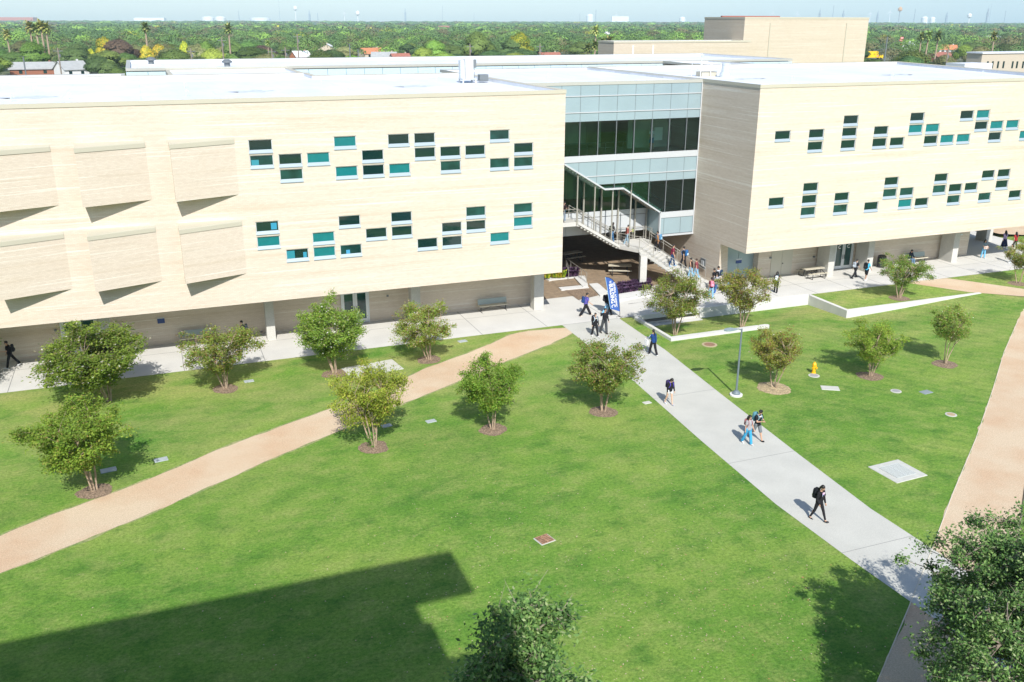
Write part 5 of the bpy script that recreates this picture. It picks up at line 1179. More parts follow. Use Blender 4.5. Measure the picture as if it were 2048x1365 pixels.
t = thing('tote_bag', 'white tote bag held by the person in the navy striped jacket', 'bag', a5['at'], rzf(a5['face'])); q = a5['P'](a5['AL'][2]); b = MB(); b.prism([(-.05, -.14), (.05, -.14), (.07, .16), (-.07, .16)], q.z-.5, q.z-.12); o = b.build('bag', cloth((.7, .7, .72)), t, bevel=.03); o.location = (q.x-.02, q.y, 0)
b = MB(); b.tube([(q.x, q.y-.1, q.z-.13), (q.x, q.y, q.z+.01), (q.x, q.y+.1, q.z-.13)], .012, 5); b.build('handle', cloth(WHT), t)
a6 = person('person in black hoodie with a round pale emblem and white backpack straps', gp(1189, 673), (.05, -1), 1.64, 20, -10, 2, 10, (10, 12, 6), (-10, 15, 6), (0, 0), 3, 8, shirt=BLACK, pants=BLACK, shoes=WHT, sleeve='long', hood=True, skin=2, print_=[(0, .02, .055, .055, WHT), (0, .02, .03, .03, (.5, .4, .1))])
backpack(a6, 'dark backpack with pale straps worn by the person in the emblem hoodie', (.02, .02, .03), strap=(.6, .7, .8))
a7 = person('person in black top and dark grey trousers raising one hand to the head', gp(1208, 668), (.15, -1), 1.78, 10, -14, 2, 8, (8, 14, 8), (70, 95, 55), (0, .2), 2, 10, shirt=BLACK, pants=(.06, .065, .07), shoes=BLACK, sleeve='long', wide=1.15)
a8 = person('person in purple blue T-shirt and baggy black trousers striding right', gp(1171, 632), (1, -.15), 1.76, 28, -26, 3, 8, (-20, 20, 6), (20, 30, 6), (0, 0), 6, 10, shirt=(.12, .10, .38), pants=BLACK, shoes=(.7, .55, .45), wide=1.3)
backpack(a8, 'navy backpack on the striding person in the purple blue T-shirt', (.02, .05, .16))
a9 = person('person in dark grey T-shirt and pale jeans striding past the feather banner', gp(1213, 629), (1, .1), 1.76, 26, -26, 3, 8, (-18, 20, 6), (24, 20, 6), (0, 0), 8, 14, shirt=(.035, .04, .05), pants=(.20, .46, .68), shoes=WHT, skin=2, hair='curly')
backpack(a9, 'black backpack on the person in pale jeans by the feather banner', (.015, .015, .02))
a10 = person('person dressed all in black half hidden behind the feather banner', gp(1219, 633), (1, .2), 1.78, 18, -16, shirt=BLACK, pants=BLACK, shoes=BLACK, sleeve='long')
a11 = person('person in black T-shirt and black trousers walking left at the far left edge', (lambda p: (p[0], p[1], .015))(PZ(24, 736)), (-1, -.1), 1.72, 18, -30, 4, 6, (25, 70, 8), (5, 20, 8), (.2, 0), 4, 14, shirt=BLACK, pants=(.015, .017, .02), shoes=WHT, hair='curly')
backpack(a11, 'black backpack on the person walking out of the left edge', (.02, .022, .025))
t = thing('phone', 'black phone held out by the person at the far left edge', 'phone', a11['at'], rzf(a11['face'])); q = a11['P'](a11['AL'][2]+a11['AL'][3]*.1); b = MB(); b.box(q.x-.035, q.y, q.z-.01, q.x+.035, q.y+.14, q.z+.0); b.build('phone_body', DARKM, t)
q = PZ(489, 691); a12 = person('person in dark olive top behind the open crape myrtle near the half hidden bench', (q[0], q[1], .015), (-1, 0), 1.70, shirt=(.05, .055, .04), pants=BLACK, sleeve='long', skin=2)
backpack(a12, 'charcoal backpack showing behind the crape myrtle near the half hidden bench', (.03, .035, .05))
# on the stair
a13 = person('person in black jacket and blue jeans leaning on the upper stair railing', kp((30.8, Y0S+.35, Z2+.005), KF), (.2, -1), 1.62, 6, -4, 2, 4, (45, 55, 8), (45, 55, 8), (.5, .5), 12, 16, shirt=(.03, .02, .02), pants=JEANS, sleeve='long', hair='long', skin=2)
q = PY(1224, 478, 68.1); a14 = person('person with very long dark hair in dark shirt and jeans coming down the stair', kp((q[0], 68.1, zst(q[0])-.06), KF), (1, -.1), 1.64, 14, -10, 3, 12, shirt=(.04, .04, .045), pants=JEANS, sleeve='long', hair='long')
backpack(a14, 'olive backpack on the person with very long hair on the stair', (.04, .05, .03), big=.8)
q = kp(pz3(1253, 489, ZL+.005), KF); a15 = person('person holding white papers on the middle stair landing', q, (.8, .1), 1.60, 20, -20, 3, 8, (35, 70, 8), (35, 70, 8), (.4, .4), 6, 24, shirt=(.30, .09, .07), pants=(.30, .42, .50), skin=2)
t = thing('papers', 'white papers with a yellow sheet carried on the middle stair landing', 'papers', a15['at'], rzf(a15['face'])); q_ = a15['P'](a15['AR'][2]); b = MB(); b.box(-.24, q_.y+.02, q_.z-.16, .0, q_.y+.05, q_.z+.14); b.box(.01, q_.y+.02, q_.z-.12, .22, q_.y+.045, q_.z+.12, 1); b.build('sheets', [cloth(WHT), cloth((.6, .7, .3))], t)
def stairp(u, v):       # point on flight 2: u metres along, v across
    p = S2+D2*u+W2*v; n = math.floor(u/.33); return kp((p.x, p.y, ZL-.168*(n+1)+.005), KF)
a16 = person('person in tan jacket with a pale blue backpack going up the stair', stairp(.9, 2.0), (-.66, .75), 1.66, 20, -10, 20, 8, shirt=(.30, .16, .08), pants=BLACK, sleeve='long', hair='short')
backpack(a16, 'pale blue and navy backpack on the person in the tan jacket', (.10, .25, .42), (.3, .5, .65))
a17 = person('person in maroon T-shirt and dark jeans coming down the lower stair flight', stairp(2.5, 1.05), (.75, -.5), 1.74, 16, -8, 6, 14, (-5, 30, 8), (8, 14, 8), shirt=(.18, .025, .05), pants=DJEAN, skin=0, shoes=(.2, .4, .6))
a18 = person('person in black T-shirt with a blue printed backpack climbing the lower stair', stairp(3.2, 2.0), (-.6, .8), 1.78, 22, -10, 26, 6, shirt=BLACK, pants=BLACK, skin=2)
backpack(a18, 'blue backpack with a white print on the tall person on the stair', (.03, .12, .30), (.5, .65, .75))
a19 = person('person in black tank top and pale jeans at the foot of the stair', stairp(4.1, 1.2), (-.5, .85), 1.60, 12, -8, shirt=(.02, .012, .012), pants=LJEAN, hair='bun', sleeve='none')
a20 = person('person in red plaid shirt and pale jeans in the crowd at the stair foot', stairp(4.4, 1.75), (-.5, .8), 1.62, 14, -10, shirt=(.20, .05, .06), pants=LJEAN, hair='bun', hcol=HAIRN)
a21 = person('person in black shirt and dark jeans with a large black backpack below the stair', kp((41.35, 61.2, -.62), KF), (-.5, .8), 1.70, 10, -12, shirt=BLACK, pants=DJEAN)
backpack(a21, 'large black backpack in the crowd below the stair', (.012, .013, .015), big=1.15)
a22 = person('person in white T-shirt in the crowd below the stair', kp((42.0, 61.6, -.62), KF), (-.5, .8), 1.72, 14, -12, shirt=(.7, .72, .78), pants=(.02, .02, .03), skin=0)
backpack(a22, 'dark blue strapped backpack on the person in the white T-shirt', (.03, .05, .09))
a23 = person('person with brown hair mostly hidden behind a crape myrtle at the stair foot', kp((42.0, 60.1, -.62), KF), (.6, -.8), 1.60, shirt=(.12, .08, .08), pants=LJEAN, hair='long', hcol=HAIRN)
a24 = person('person in maroon top and pale jeans wearing a pink backpack', pp(1421, 597), (.3, 1), 1.60, 14, -14, shirt=(.12, .03, .04), pants=LJEAN, skin=1, shoes=WHT)
backpack(a24, 'pink backpack on the person in the maroon top', (.75, .22, .32), (.85, .35, .45))
a25 = person('person in grey T-shirt and blue jeans holding a phone by the doorway corner', pp(1430, 588), (.8, .5), 1.62, 16, -22, 3, 10, (5, 10, 6), (35, 60, 8), (0, .2), 4, 22, shirt=(.36, .36, .40), pants=(.04, .12, .32), hair='pony')
a26 = person('person in brown T-shirt and black trousers standing before the beige double door', pp(1551, 586), (.5, .5), 1.64, 4, -8, 2, 4, shirt=(.07, .045, .035), pants=BLACK, hair='long', shoes=BLACK)
backpack(a26, 'small white and teal backpack on the person before the beige double door', (.60, .68, .74), strap=(.02, .14, .18), big=.8)
a27 = person('person in black T-shirt and black trousers striding right before the glass doors', pp(1709, 557), (1, .1), 1.62, 22, -26, 3, 8, shirt=BLACK, pants=BLACK, hair='bun', skin=2, shoes=(.02, .02, .03))
backpack(a27, 'pale grey backpack on the person striding before the glass doors', (.34, .38, .43))
a28 = person('person in sky blue T-shirt and black shorts walking right before the glass doors', pp(1731, 561), (1, .25), 1.70, 14, -14, 3, 8, shirt=(.08, .48, .72), pants=BLACK, legs='shorts', shoes=WHT, skin=1)
backpack(a28, 'black backpack on the person in the sky blue T-shirt', (.012, .013, .015), big=1.1)
q = BR.location; a29 = person('person in dark hoodie seated on the bench behind a small tree', (q[0]-.75, q[1]-.08, PLZ), (0, -1), 1.66, 85, 85, 85, 85, (20, 60, 8), (20, 60, 8), (.3, .3), 6, 16, shirt=(.02, .03, .045), pants=(.12, .2, .3), sit=True, hair='curly', sleeve='long', hood=True, skin=1)
a30 = person('person in grey T-shirt and light jeans standing at the right end of the building', pp(1965, 517), (-.15, -1), 1.66, 6, -6, 2, 4, (20, 60, 8), (20, 60, 8), (.4, .4), 2, 8, shirt=(.18, .24, .28), pants=(.16, .42, .62), hair='long', skin=0)
t = thing('handbag', 'beige handbag held by the person in light jeans at the right end of the building', 'bag', a30['at'], rzf(a30['face'])); q_ = a30['P'](a30['pel']); b = MB(); b.prism([(-.22, .16), (.22, .16), (.20, .27), (-.20, .27)], q_.z-.05, q_.z+.2); b.build('bag', cloth((.62, .48, .42)), t, bevel=.03)
a31 = person('person in lilac top and long dark skirt under the right end of the building', pz3(*(2007, 497), PLZ+.015), (.3, 1), 1.64, 4, -4, shirt=(.42, .33, .52), pants=(.015, .02, .06), hair='long', legs='skirt', sleeve='long')
a32 = person('person in red top standing behind the crape myrtle at the right edge', pz3(*(2028, 500), PLZ+.015), (.3, 1), 1.64, 4, -4, shirt=(.30, .03, .03), pants=BLACK, hair='long')
a33 = person('person in cream top and pale jeans behind the crape myrtle at the right edge', pz3(*(2020, 526), PLZ+.015), (-1, .1), 1.66, 10, -6, shirt=(.6, .55, .42), pants=(.5, .58, .62), hair='long')
# people behind the glass
q = PY(1302, 300, 70.2); a34 = person('person in white shirt and blue shorts behind the upper glazing', kp((q[0], 70.2, 9.605), KF), (.2, 1), 1.70, 10, -8, shirt=(.8, .8, .85), pants=(.12, .3, .5), legs='shorts')
q = PY(1370, 420, 69.0); a35 = person('person in dark clothes behind the lower glazing at the right of the blue block', kp((q[0], 69.0, 4.56), KF), (-1, .1), 1.70, 8, -8, shirt=(.06, .10, .14), pants=(.06, .10, .16))
# evaluate every remeshed surface in one go
tmp = []
def tmp_obj(mb, vox, name, mats_):
    me = mb.mesh(name, mats_); o = bpy.data.objects.new('tmp_'+name, me); COL.objects.link(o)
    r = o.modifiers.new('r', 'REMESH'); r.mode = 'VOXEL'; r.voxel_size = vox; r.use_smooth_shade = True
    s = o.modifiers.new('s', 'SMOOTH'); s.factor = .5; s.iterations = 2; tmp.append(o); return o
plan = []
for (mb, vox, name, mats_, _, info) in JOBS:
    lab, at_, face, kids = info
    plan.append((tmp_obj(mb, vox, name, mats_), lab, at_, face, [(n, (tmp_obj(k, max(v, vox), n, mm) if v else k.mesh(n, mm, smooth=True))) for (n, k, v, mm) in kids]))
dg = bpy.context.evaluated_depsgraph_get(); dg.update()
def bake(o): return bpy.data.meshes.new_from_object(o.evaluated_get(dg), depsgraph=dg)
baked = [(bake(o), lab, at_, face, [(n, bake(k) if isinstance(k, bpy.types.Object) else k) for n, k in kids]) for (o, lab, at_, face, kids) in plan]
for o in tmp: bpy.data.objects.remove(o)
for (me, lab, at_, face, kids) in baked:
    me.name = 'person'; o = obj('person', me, None, loc=at_, rz=rzf(face)); tag(o, lab, 'person', 'students walking and standing on campus')
    for n, k in kids: obj(n, k, o)

# ================================================================== TOWN BEYOND
def shell_quads(ctr, u, n, size, g, rough=.45):
    """leaf sprays facing outward from a lobe surface"""
    nr = u+g.normal(size=(n, 3))*rough; nr /= np.linalg.norm(nr, axis=1, keepdims=True)
    a_ = np.cross(nr, g.normal(size=(n, 3))); a_ /= np.linalg.norm(a_, axis=1, keepdims=True); b_ = np.cross(nr, a_); ss = size*g.uniform(.6, 1.3, (n, 1))
    return np.stack([ctr-a_*ss, ctr-b_*ss*.75, ctr+a_*ss, ctr+b_*ss*.75], 1).reshape(-1, 3)
def quads_mesh(name, q, m):
    n = len(q)//4; me = bpy.data.meshes.new(name); me.vertices.add(len(q)); me.vertices.foreach_set('co', q.ravel().astype(np.float32)); me.loops.add(len(q)); me.loops.foreach_set('vertex_index', np.arange(len(q), dtype=np.int32))
    me.polygons.add(n); me.polygons.foreach_set('loop_start', np.arange(0, 4*n, 4, dtype=np.int32)); me.polygons.foreach_set('loop_total', np.full(n, 4, dtype=np.int32)); me.materials.append(m); me.update(calc_edges=True); return me
def unit(v): return v/np.linalg.norm(v, axis=1, keepdims=True)
def far_crown(seed, m, lobes=10, size=.15):
    """a dome built of bulging lobes; sprays face half outward from their lobe, half outward from the whole dome"""
    g = np.random.default_rng(seed); qs = []; DC = np.array([0, 0, 3.2])
    for i in range(lobes):
        a = 2.4*i+g.uniform(-.3, .3); ring = 0 if i == 0 else (1 if i < 5 else 2); r = (0, 1.5, 2.75)[ring]*g.uniform(.85, 1.12); R0 = (1.9, 1.55, 1.25)[ring]*g.uniform(.85, 1.15)
        c = np.array([math.cos(a)*r, math.sin(a)*r, (5.6, 5.0, 3.7)[ring]*g.uniform(.93, 1.07)]); n = int(380*R0*R0); u = unit(g.normal(size=(n, 3))); u[:, 2] = np.where(g.random(n) < .7, np.abs(u[:, 2]), u[:, 2])
        p = c+u*np.array([R0, R0, R0*.85])*(1+g.normal(size=(n, 1))*.07); dn = unit(p-DC); nr = unit(u*.42+dn*.75); qs.append(shell_quads(p, nr, n, size, g, .09))
        n2 = 40; u = unit(g.normal(size=(n2, 3))); qs.append(shell_quads(c+u*R0*.6, u, n2, .6, g, .2))
    return quads_mesh('crown', np.concatenate(qs), m)
FS = [far_crown(100+i, FAR[0], lobes=9+i % 4) for i in range(7)]
def recol(me, m):
    c = me.copy(); c.materials.clear(); c.materials.append(m); return c
FC_ = {}
def fcm(shape, colr):
    if (shape, colr) not in FC_: FC_[(shape, colr)] = recol(FS[shape], FAR[colr])
    return FC_[(shape, colr)]
ftk = MB(); ftk.tube([(0, 0, -1), (.1, 0, 2.5), (.2, .1, 5)], [.3, .24, .1], 7)
for a_ in (0, 1.5, 3, 4.5): ftk.tube([(.1, 0, 2.6), (math.cos(a_)*1.6, math.sin(a_)*1.6, 4.6)], [.14, .06], 5)
FTR = ftk.mesh('trunk', BARKD)
KIND = [('dark green', 'dark green round tree in the suburb beyond the white roofs'), ('mid green', 'mid green broad tree in the suburb beyond the white roofs'), ('bright', 'bright fresh green tree in the suburb beyond the white roofs'),
        ('olive', 'dull olive tree in the suburb beyond the white roofs'), ('brown', 'brownish tree in the suburb beyond the white roofs'), ('yellow', 'tree with bright yellow blossom in the suburb beyond the white roofs')]
def far_tree(x, y, h, w_, k, shape=None, lab=None, grp=True):
    t = thing('suburban_tree', lab or KIND[k][1], 'tree', (x, y, -1.2), rnd.uniform(0, 6.28), (KIND[k][0]+' trees beyond the roofs') if grp else None)
    c = obj('crown', fcm(rnd.randrange(7) if shape is None else shape, k), t); c.scale = (w_/8.2, w_/8.2, h/7.6); q = obj('trunk', FTR, t); q.scale = (w_/9, w_/9, h/7.6)
    return t
def at_top(px, py, h): return PZ(px, py, h-1.2)          # where a thing h tall has its top on this pixel
placed = []
def blocked(x, y, r):
    if -8 < x < 84 and y < 124+r: return True
    if lx0-4 < x < ax1+6 and y < AY+24: return True
    if s0[0]-14 < x and y < SY+26 and x > 150: return True
    for (hx, hy, hr) in HOUSES:
        d = math.hypot(x-hx, y-hy)
        if d < hr+r*.5: return True
        # keep the line of sight to each listed house open
        if y < hy and abs(x-hx*y/hy) < hr*.75+r*.8 and y > hy*.66: return True
    return False
# houses: px centre, px of the roof ridge, ridge height, width, depth, yaw, wall, roof, type, label
RO = mat('orange_tile', (.52, .20, .09), .85, var=.1, scale=1); RR_ = mat('red_brown_roof', (.34, .13, .09), .85, var=.1, scale=1); RG = mat('grey_roof', (.36, .37, .36), .85, var=.08, scale=.8); RW_ = mat('white_roof', (.74, .75, .76), .6)
WB = mat('brown_wall', (.30, .12, .07), .9); WC = mat('cream_wall', (.55, .47, .36), .9); WP = mat('pink_wall', (.5, .38, .33), .9); WW_ = mat('white_wall', (.7, .7, .68), .8)
HS = [(68, 124, 5.2, 17, 9, 0, WB, RG, 'grey roofed brown walled house beyond the left roof'), (140, 122, 6.2, 9, 9, .5, WW_, RG, 'pale cone roofed house left of the roof edge'),
      (655, 88, 7, 7, 12, 1.2, WC, RW_, 'white gabled house among trees above the left roof'), (600, 102, 6, 8, 8, .3, RO, RW_, 'small white gable with orange wall among trees'),
      (742, 96, 6.2, 12, 10, .2, WC, RO, 'orange tiled house left of the lime trees'), (768, 104, 5.6, 12, 9, -.3, WP, RG, 'grey roofed house in front of the orange tiled one'), (800, 107, 5.0, 9, 7, .1, WP, RR_, 'low red brown roofed house above the roof'),
      (1098, 105, 5.2, 11, 8, 0, WC, RR_, 'red brown roofed house beside the palms'), (1820, 84, 6.5, 14, 9, .7, WW_, RW_, 'white gabled house behind the red pole sign'), (1895, 90, 6.2, 11, 9, -.6, WW_, RO, 'orange roofed white house right of the red pole sign'),
      (1884, 104, 5.0, 15, 8, .1, WB, RR_, 'long low red roofed house in front of the orange roofed one'), (1985, 72, 6, 20, 10, 0, WC, RG, 'long grey roofed house near the right edge'), (1215, 64, 6, 8, 8, .4, WW_, RW_, 'white roofed house among the middle trees'), (890, 52, 7, 34, 12, 0, WP, RR_, 'long pink walled building in the far trees'),
      (1045, 37, 11, 30, 16, 0, WP, RO, 'building with a broad red tiled roof on the skyline'), (1095, 35, 12, 14, 14, .3, WW_, RO, 'building with a small red tiled roof on the skyline'), (790, 38, 10, 46, 16, 0, WP, RR_, 'long apartment block with brown roofs near the skyline')]
HOUSES = [(PZ(1747, 103, 3.2)[0], PZ(1747, 103, 3.2)[1], 8.0), (at_top(1804, 74, 9)[0], at_top(1804, 74, 9)[1], 4.0)]
for (px, py, h, w_, d_, yw, wm, rm, lab) in HS:
    p = at_top(px, py, h); HOUSES.append((p[0], p[1], w_*.6))
    t = thing('house', lab, 'house', (p[0], p[1], -1.2), yw); eh = h*.55; b = MB(); b.box(-w_/2, -d_/2, 0, w_/2, d_/2, eh)
    b.add([(-w_/2, -d_/2, eh), (-w_/2, d_/2, eh), (-w_/2, 0, h-.1), (w_/2, -d_/2, eh), (w_/2, d_/2, eh), (w_/2, 0, h-.1)], [(0, 2, 1), (3, 4, 5)]); b.build('wall', wm, t)
    b = MB(); o_ = .5
    b.add([(-w_/2-o_, -d_/2-o_, eh-.3), (w_/2+o_, -d_/2-o_, eh-.3), (w_/2+o_, 0, h), (-w_/2-o_, 0, h), (-w_/2-o_, d_/2+o_, eh-.3), (w_/2+o_, d_/2+o_, eh-.3)], [(0, 1, 2, 3), (3, 2, 5, 4)]); b.build('roof', rm, t)
    for k in (-.28, .22):
        b = MB(); b.box(w_*k-.6, -d_/2-.04, eh*.35, w_*k+.6, -d_/2+.02, eh*.8); b.build('window', GLASS, t)
    b = MB(); b.box(w_*.3, .4, h-1.2, w_*.3+.6, 1.0, h+.5); b.build('chimney', wm, t)
# big individually placed trees
SPEC = [(235, 70, 9.5, 17, 4, 'very broad brown tree left of the yellow blossom trees'), (395, 84, 9, 13, 3, 'broad olive tree with bare looking crown above the left roof'), (515, 96, 8, 11, 3, 'rounded olive gold tree above the left roof'),
        (180, 90, 6, 5, 5, 'small yellow blossom tree left of the broad brown tree'), (205, 64, 8, 8, 5, 'distant yellow blossom tree above the brown tree'), (290, 84, 7, 7, 5, 'yellow blossom tree right of the broad brown tree'), (315, 78, 8, 8, 5, 'taller yellow blossom tree right of the broad brown tree'), (330, 96, 6, 9, 5, 'low wide yellow blossom tree below the others'),
        (365, 74, 8, 5, 5, 'narrow yellow blossom tree between poles'), (410, 76, 8, 9, 2, 'lime tree behind the olive tree'), (715, 68, 8, 6, 5, 'yellow dotted tree left of the orange tiled house'), (820, 84, 9, 12, 2, 'lime green tree right of the orange tiled house'), (868, 78, 9, 12, 2, 'tall fresh green tree right of the lime tree'), (1040, 58, 11, 13, 5, 'large yellow green tree in the middle distance'), (1130, 88, 7, 9, 5, 'yellow blossom tree left of the palms'), (1120, 60, 11, 17, 0, 'large very dark tree behind the yellow blossom'), (955, 62, 10, 16, 1, 'big mid green tree left of the yellow green one'), (1025, 72, 10, 15, 0, 'dark tree below the yellow green one'), (1075, 74, 9, 12, 2, 'fresh green tree left of the dark one'),
        (1770, 62, 9, 12, 2, 'lime tree right of the tall brick hall'), (1812, 66, 9, 9, 5, 'yellow dotted tree behind the red pole sign'), (1950, 84, 11, 20, 0, 'big dark tree left of the tan office building'), (1800, 96, 7, 14, 0, 'dark bushy tree below the lime tree'), (1830, 100, 7, 14, 0, 'dark bushy tree in front of the red pole sign'), (1935, 56, 10, 13, 2, 'fresh green tree behind the dark one'), (2020, 88, 9, 15, 1, 'mid green tree at the right edge'), (130, 90, 9, 14, 3, 'olive brown tree above the grey roofed house'), (25, 100, 8, 14, 1, 'mid green tree at the left edge'), (60, 80, 9, 14, 2, 'fresh green tree near the left edge'), (740, 70, 9, 14, 1, 'mid green tree above the orange tiled house'), (640, 66, 9, 12, 0, 'dark tree above the white gabled house')]
nfar = 0
def at_dist(px, py, D):
    d = ray(px, py); q = CAM+d*D/math.hypot(d[0], d[1]); return q, q[2]+1.2
for (px, py, h, w_, k, lab) in SPEC:
    p = at_top(px, py, h)
    if math.hypot(p[0], p[1]) > 430:
        q_, h_ = at_dist(px, py, 430)
        if not any(q_[1] < hy and abs(q_[0]-hx*q_[1]/hy) < hr*.6+w_*.42 and hy < 1200 for hx, hy, hr in HOUSES): p, h = q_, h_
    if k == 5: h -= .8
    far_tree(p[0], p[1], h, w_, k, None, lab, False); placed.append((p[0], p[1], w_*.5)); nfar += 1
tries = 0
cand = []
while nfar < 296 and tries < 60000:
    tries += 1
    az = R(rnd.uniform(-13, 55)); r = 285+235*rnd.random()**1.15; x, y = r*math.sin(az), r*math.cos(az); w_ = rnd.uniform(9.5, 20)
    if blocked(x, y, w_/2): continue
    if any(math.hypot(x-a_, y-c2) < (w_/2+q)*.80 for a_, c2, q in placed): continue
    placed.append((x, y, w_/2)); u = rnd.random(); k = 0 if u < .30 else 1 if u < .64 else 2 if u < .82 else 3 if u < .93 else 4 if u < .96 else 5
    h = rnd.uniform(6.5, 12.0)
    if k == 5: w_ *= .6; h *= .8
    far_tree(x, y, h, w_, k); nfar += 1
rmax = max(math.hypot(a_, c2) for a_, c2, q in placed[len(SPEC):])
# palms
def palm_mesh(seed):
    g = random.Random(seed); tb = MB(); tb.tube([(0, 0, -1), (.15, 0, 4), (.1, .1, 9)], [.25, .18, .15], 8); fb = MB()
    for i in range(34):
        a_ = i*2.4; el = 1.2-2.1*(i/34); L = g.uniform(1.5, 2.0); p = Vector((.1, .1, 9)); d = Vector((math.cos(a_)*math.cos(el), math.sin(a_)*math.cos(el), math.sin(el))); sd_ = Vector((-math.sin(a_), math.cos(a_), 0)); pts = [p]
        for k in range(4): p = p+d*L/4; d = (d+Vector((0, 0, -.22))).normalized(); pts.append(p)
        for k in range(4):
            w0, w1 = (.05, .28, .42, .3, .05)[k], (.05, .28, .42, .3, .05)[k+1]
            fb.add([pts[k]-sd_*w0, pts[k]+sd_*w0+Vector((0, 0, -.08)), pts[k+1]+sd_*w1+Vector((0, 0, -.08)), pts[k+1]-sd_*w1], [(0, 1, 2, 3)])
    return tb.mesh('trunk', BARK), fb.mesh('fronds', FAR[6])
PM = [palm_mesh(i) for i in range(3)]
for i, (px, py, h, lab) in enumerate(((55, 38, 14, 'tall palm at the left end of the skyline'), (69, 42, 13, 'palm second from the left in the skyline cluster'), (80, 37, 14, 'tallest palm of the left skyline cluster'), (90, 41, 13, 'rightmost palm of the left skyline cluster'), (288, 40, 13, 'single palm above the yellow blossom trees'), (454, 44, 14, 'single tall palm above the left roof'), (10, 55, 9, 'short palm at the left edge'), (535, 78, 7, 'short palm low among trees'),
        (1176, 84, 9, 'bushy palm left of the fly block'), (1190, 78, 9, 'second bushy palm beside the low brick hall'), (1205, 72, 10, 'tall bushy palm beside the low brick hall'), (1218, 68, 10, 'dry golden palm touching the low brick hall'), (1192, 48, 11, 'dark palm behind the bushy palms'),
        (1846, 62, 11, 'left palm of the row right of the pole sign'), (1860, 58, 12, 'middle palm of the row right of the pole sign'), (1878, 60, 12, 'right palm of the row right of the pole sign'), (1990, 60, 9, 'small palm near the right edge'))):
    p, h = at_dist(px, py, 330 if py > 60 and px > 1000 and px < 1300 else 430); t = thing('palm_tree', lab, 'palm', (p[0], p[1], -1.2), i*1.1); sc_ = h/10.4
    for nme, me in zip(('trunk', 'fronds'), PM[i % 3]): o = obj(nme, me, t); q = .72 if nme == 'fronds' else 1; o.scale = (sc_*q, sc_*q, sc_*(.85 if nme == 'fronds' else 1)); o.location = (0, 0, sc_*9*.15 if nme == 'fronds' else 0)
# poles
def pole(px, py, h, kind, lab):
    p, h = at_dist(px, py, 285); t = thing('utility_pole' if kind == 'u' else 'light_pole', lab, 'pole', (p[0], p[1], -1.2)); b = MB(); b.tube([(0, 0, 0), (0, 0, h)], [.22, .16], 8); b.build('mast', BARKD if kind == 'u' else GREYM, t)
    if kind == 'u': b = MB(); b.box(-1.2, -.06, h-.9, 1.2, .06, h-.75); b.tube([(.3, 0, h-2.4), (.3, 0, h-1.6)], .22, 8); b.build('crossarm', GREYM, t)
    else: b = MB(); b.box(-.9, -.15, h-.12, .9, .15, h); b.build('lamp_head', DARKM, t)
for a_ in ((115, 96, 10, 'u', 'leaning wooden utility pole beyond the left roof'), (46, 113, 8, 'l', 'dark light pole beside the grey roofed house'), (381, 97, 9, 'u', 'utility pole with transformer before the olive tree'), (443, 75, 10, 'u', 'plain tall pole right of the olive tree'), (543, 98, 8, 'u', 'short pole above the left roof'), (570, 95, 8, 'u', 'slim pole right of the olive gold tree'), (699, 88, 9, 'l', 'white pole left of the orange tiled house'), (716, 98, 8, 'l', 'white leaning street light left of the orange tiled house'), (1080, 88, 8, 'u', 'pole with transformer left of the red brown roof'), (594, 68, 10, 'u', 'distant utility pole above the houses'), (940, 88, 9, 'u', 'utility pole in the middle of the tree belt'), (1775, 74, 9, 'l', 'tall light pole right of the brick hall'), (1897, 98, 8, 'u', 'dark pole in front of the orange roofed house')): pole(*a_)
# signs
p = at_top(1804, 74, 9)
t = thing('pole_sign', 'red roadside pole sign with white lettering in the right suburb', 'sign', (p[0], p[1], -1.2)); b = MB(); b.tube([(0, 0, 0), (0, 0, 6.5)], .28, 8); b.build('pole', mat('sign_red', (.62, .05, .03), .5), t)
b = MB(); b.box(-2.2, -.3, 5.9, 2.2, .3, 6.9); b.box(-1.5, -.3, 7.3, 1.5, .3, 8.9); b.build('sign_panel', mat('sign_red', (.62, .05, .03), .5), t)
b = MB(); 
for k in range(3): b.box(-1.3+k*.9, -.34, 7.6, -.65+k*.9, -.31, 8.6)
b.box(-1.9, -.34, 6.2, 1.9, -.31, 6.55); b.build('lettering', mat('sign_white', (.8, .6, .55), .5), t)
p = at_top(868, 101, 6.5); t = thing('traffic_signal', 'orange hanging traffic signal above the white roof', 'traffic signal', (p[0], p[1], -1.2)); b = MB(); b.tube([(0, 0, 0), (0, 0, 6.5)], .1, 6); b.build('pole', DARKM, t); b = MB(); b.box(-.3, -.2, 4.9, .3, .2, 6.1); b.build('signal_head', mat('signal_orange', (.75, .22, .03), .5), t)
# yellow lorry box behind the hall
p = PZ(1745, 103, 3.2); d_ = math.hypot(p[0], p[1]); 
t = thing('box_truck', 'bright yellow rental truck box parked behind the tall brick hall', 'truck', (PZ(1747, 103, 3.2)[0], PZ(1747, 103, 3.2)[1], -1.2), -YAW*.4); t.scale = (1.3, 1.3, 1.0)
b = MB(); b.add([(-5, -1.3, 1.0), (2.4, -1.3, 1.0), (2.4, 1.3, 1.0), (-5, 1.3, 1.0), (-5, -1.3, 4.4), (1.6, -1.3, 4.4), (1.6, 1.3, 4.4), (-5, 1.3, 4.4)], [(0,3,2,1),(4,5,6,7),(0,1,5,4),(1,2,6,5),(2,3,7,6),(3,0,4,7)]); b.build('cargo_box', mat('truck_yellow', (.85, .55, .0), .4), t)
b = MB(); b.box(2.5, -1.2, .6, 4.4, 1.2, 2.6); b.build('cab', mat('truck_yellow', (.85, .55, .0), .4), t)
for x in (-3.4, 3.3):
    for y in (-1.15, 1.15): b = MB(); b.lathe([(.5, y-.15), (.5, y+.15)], (x, 0, .5), 16, axis='y'); b.build('wheel', DARKM, t)
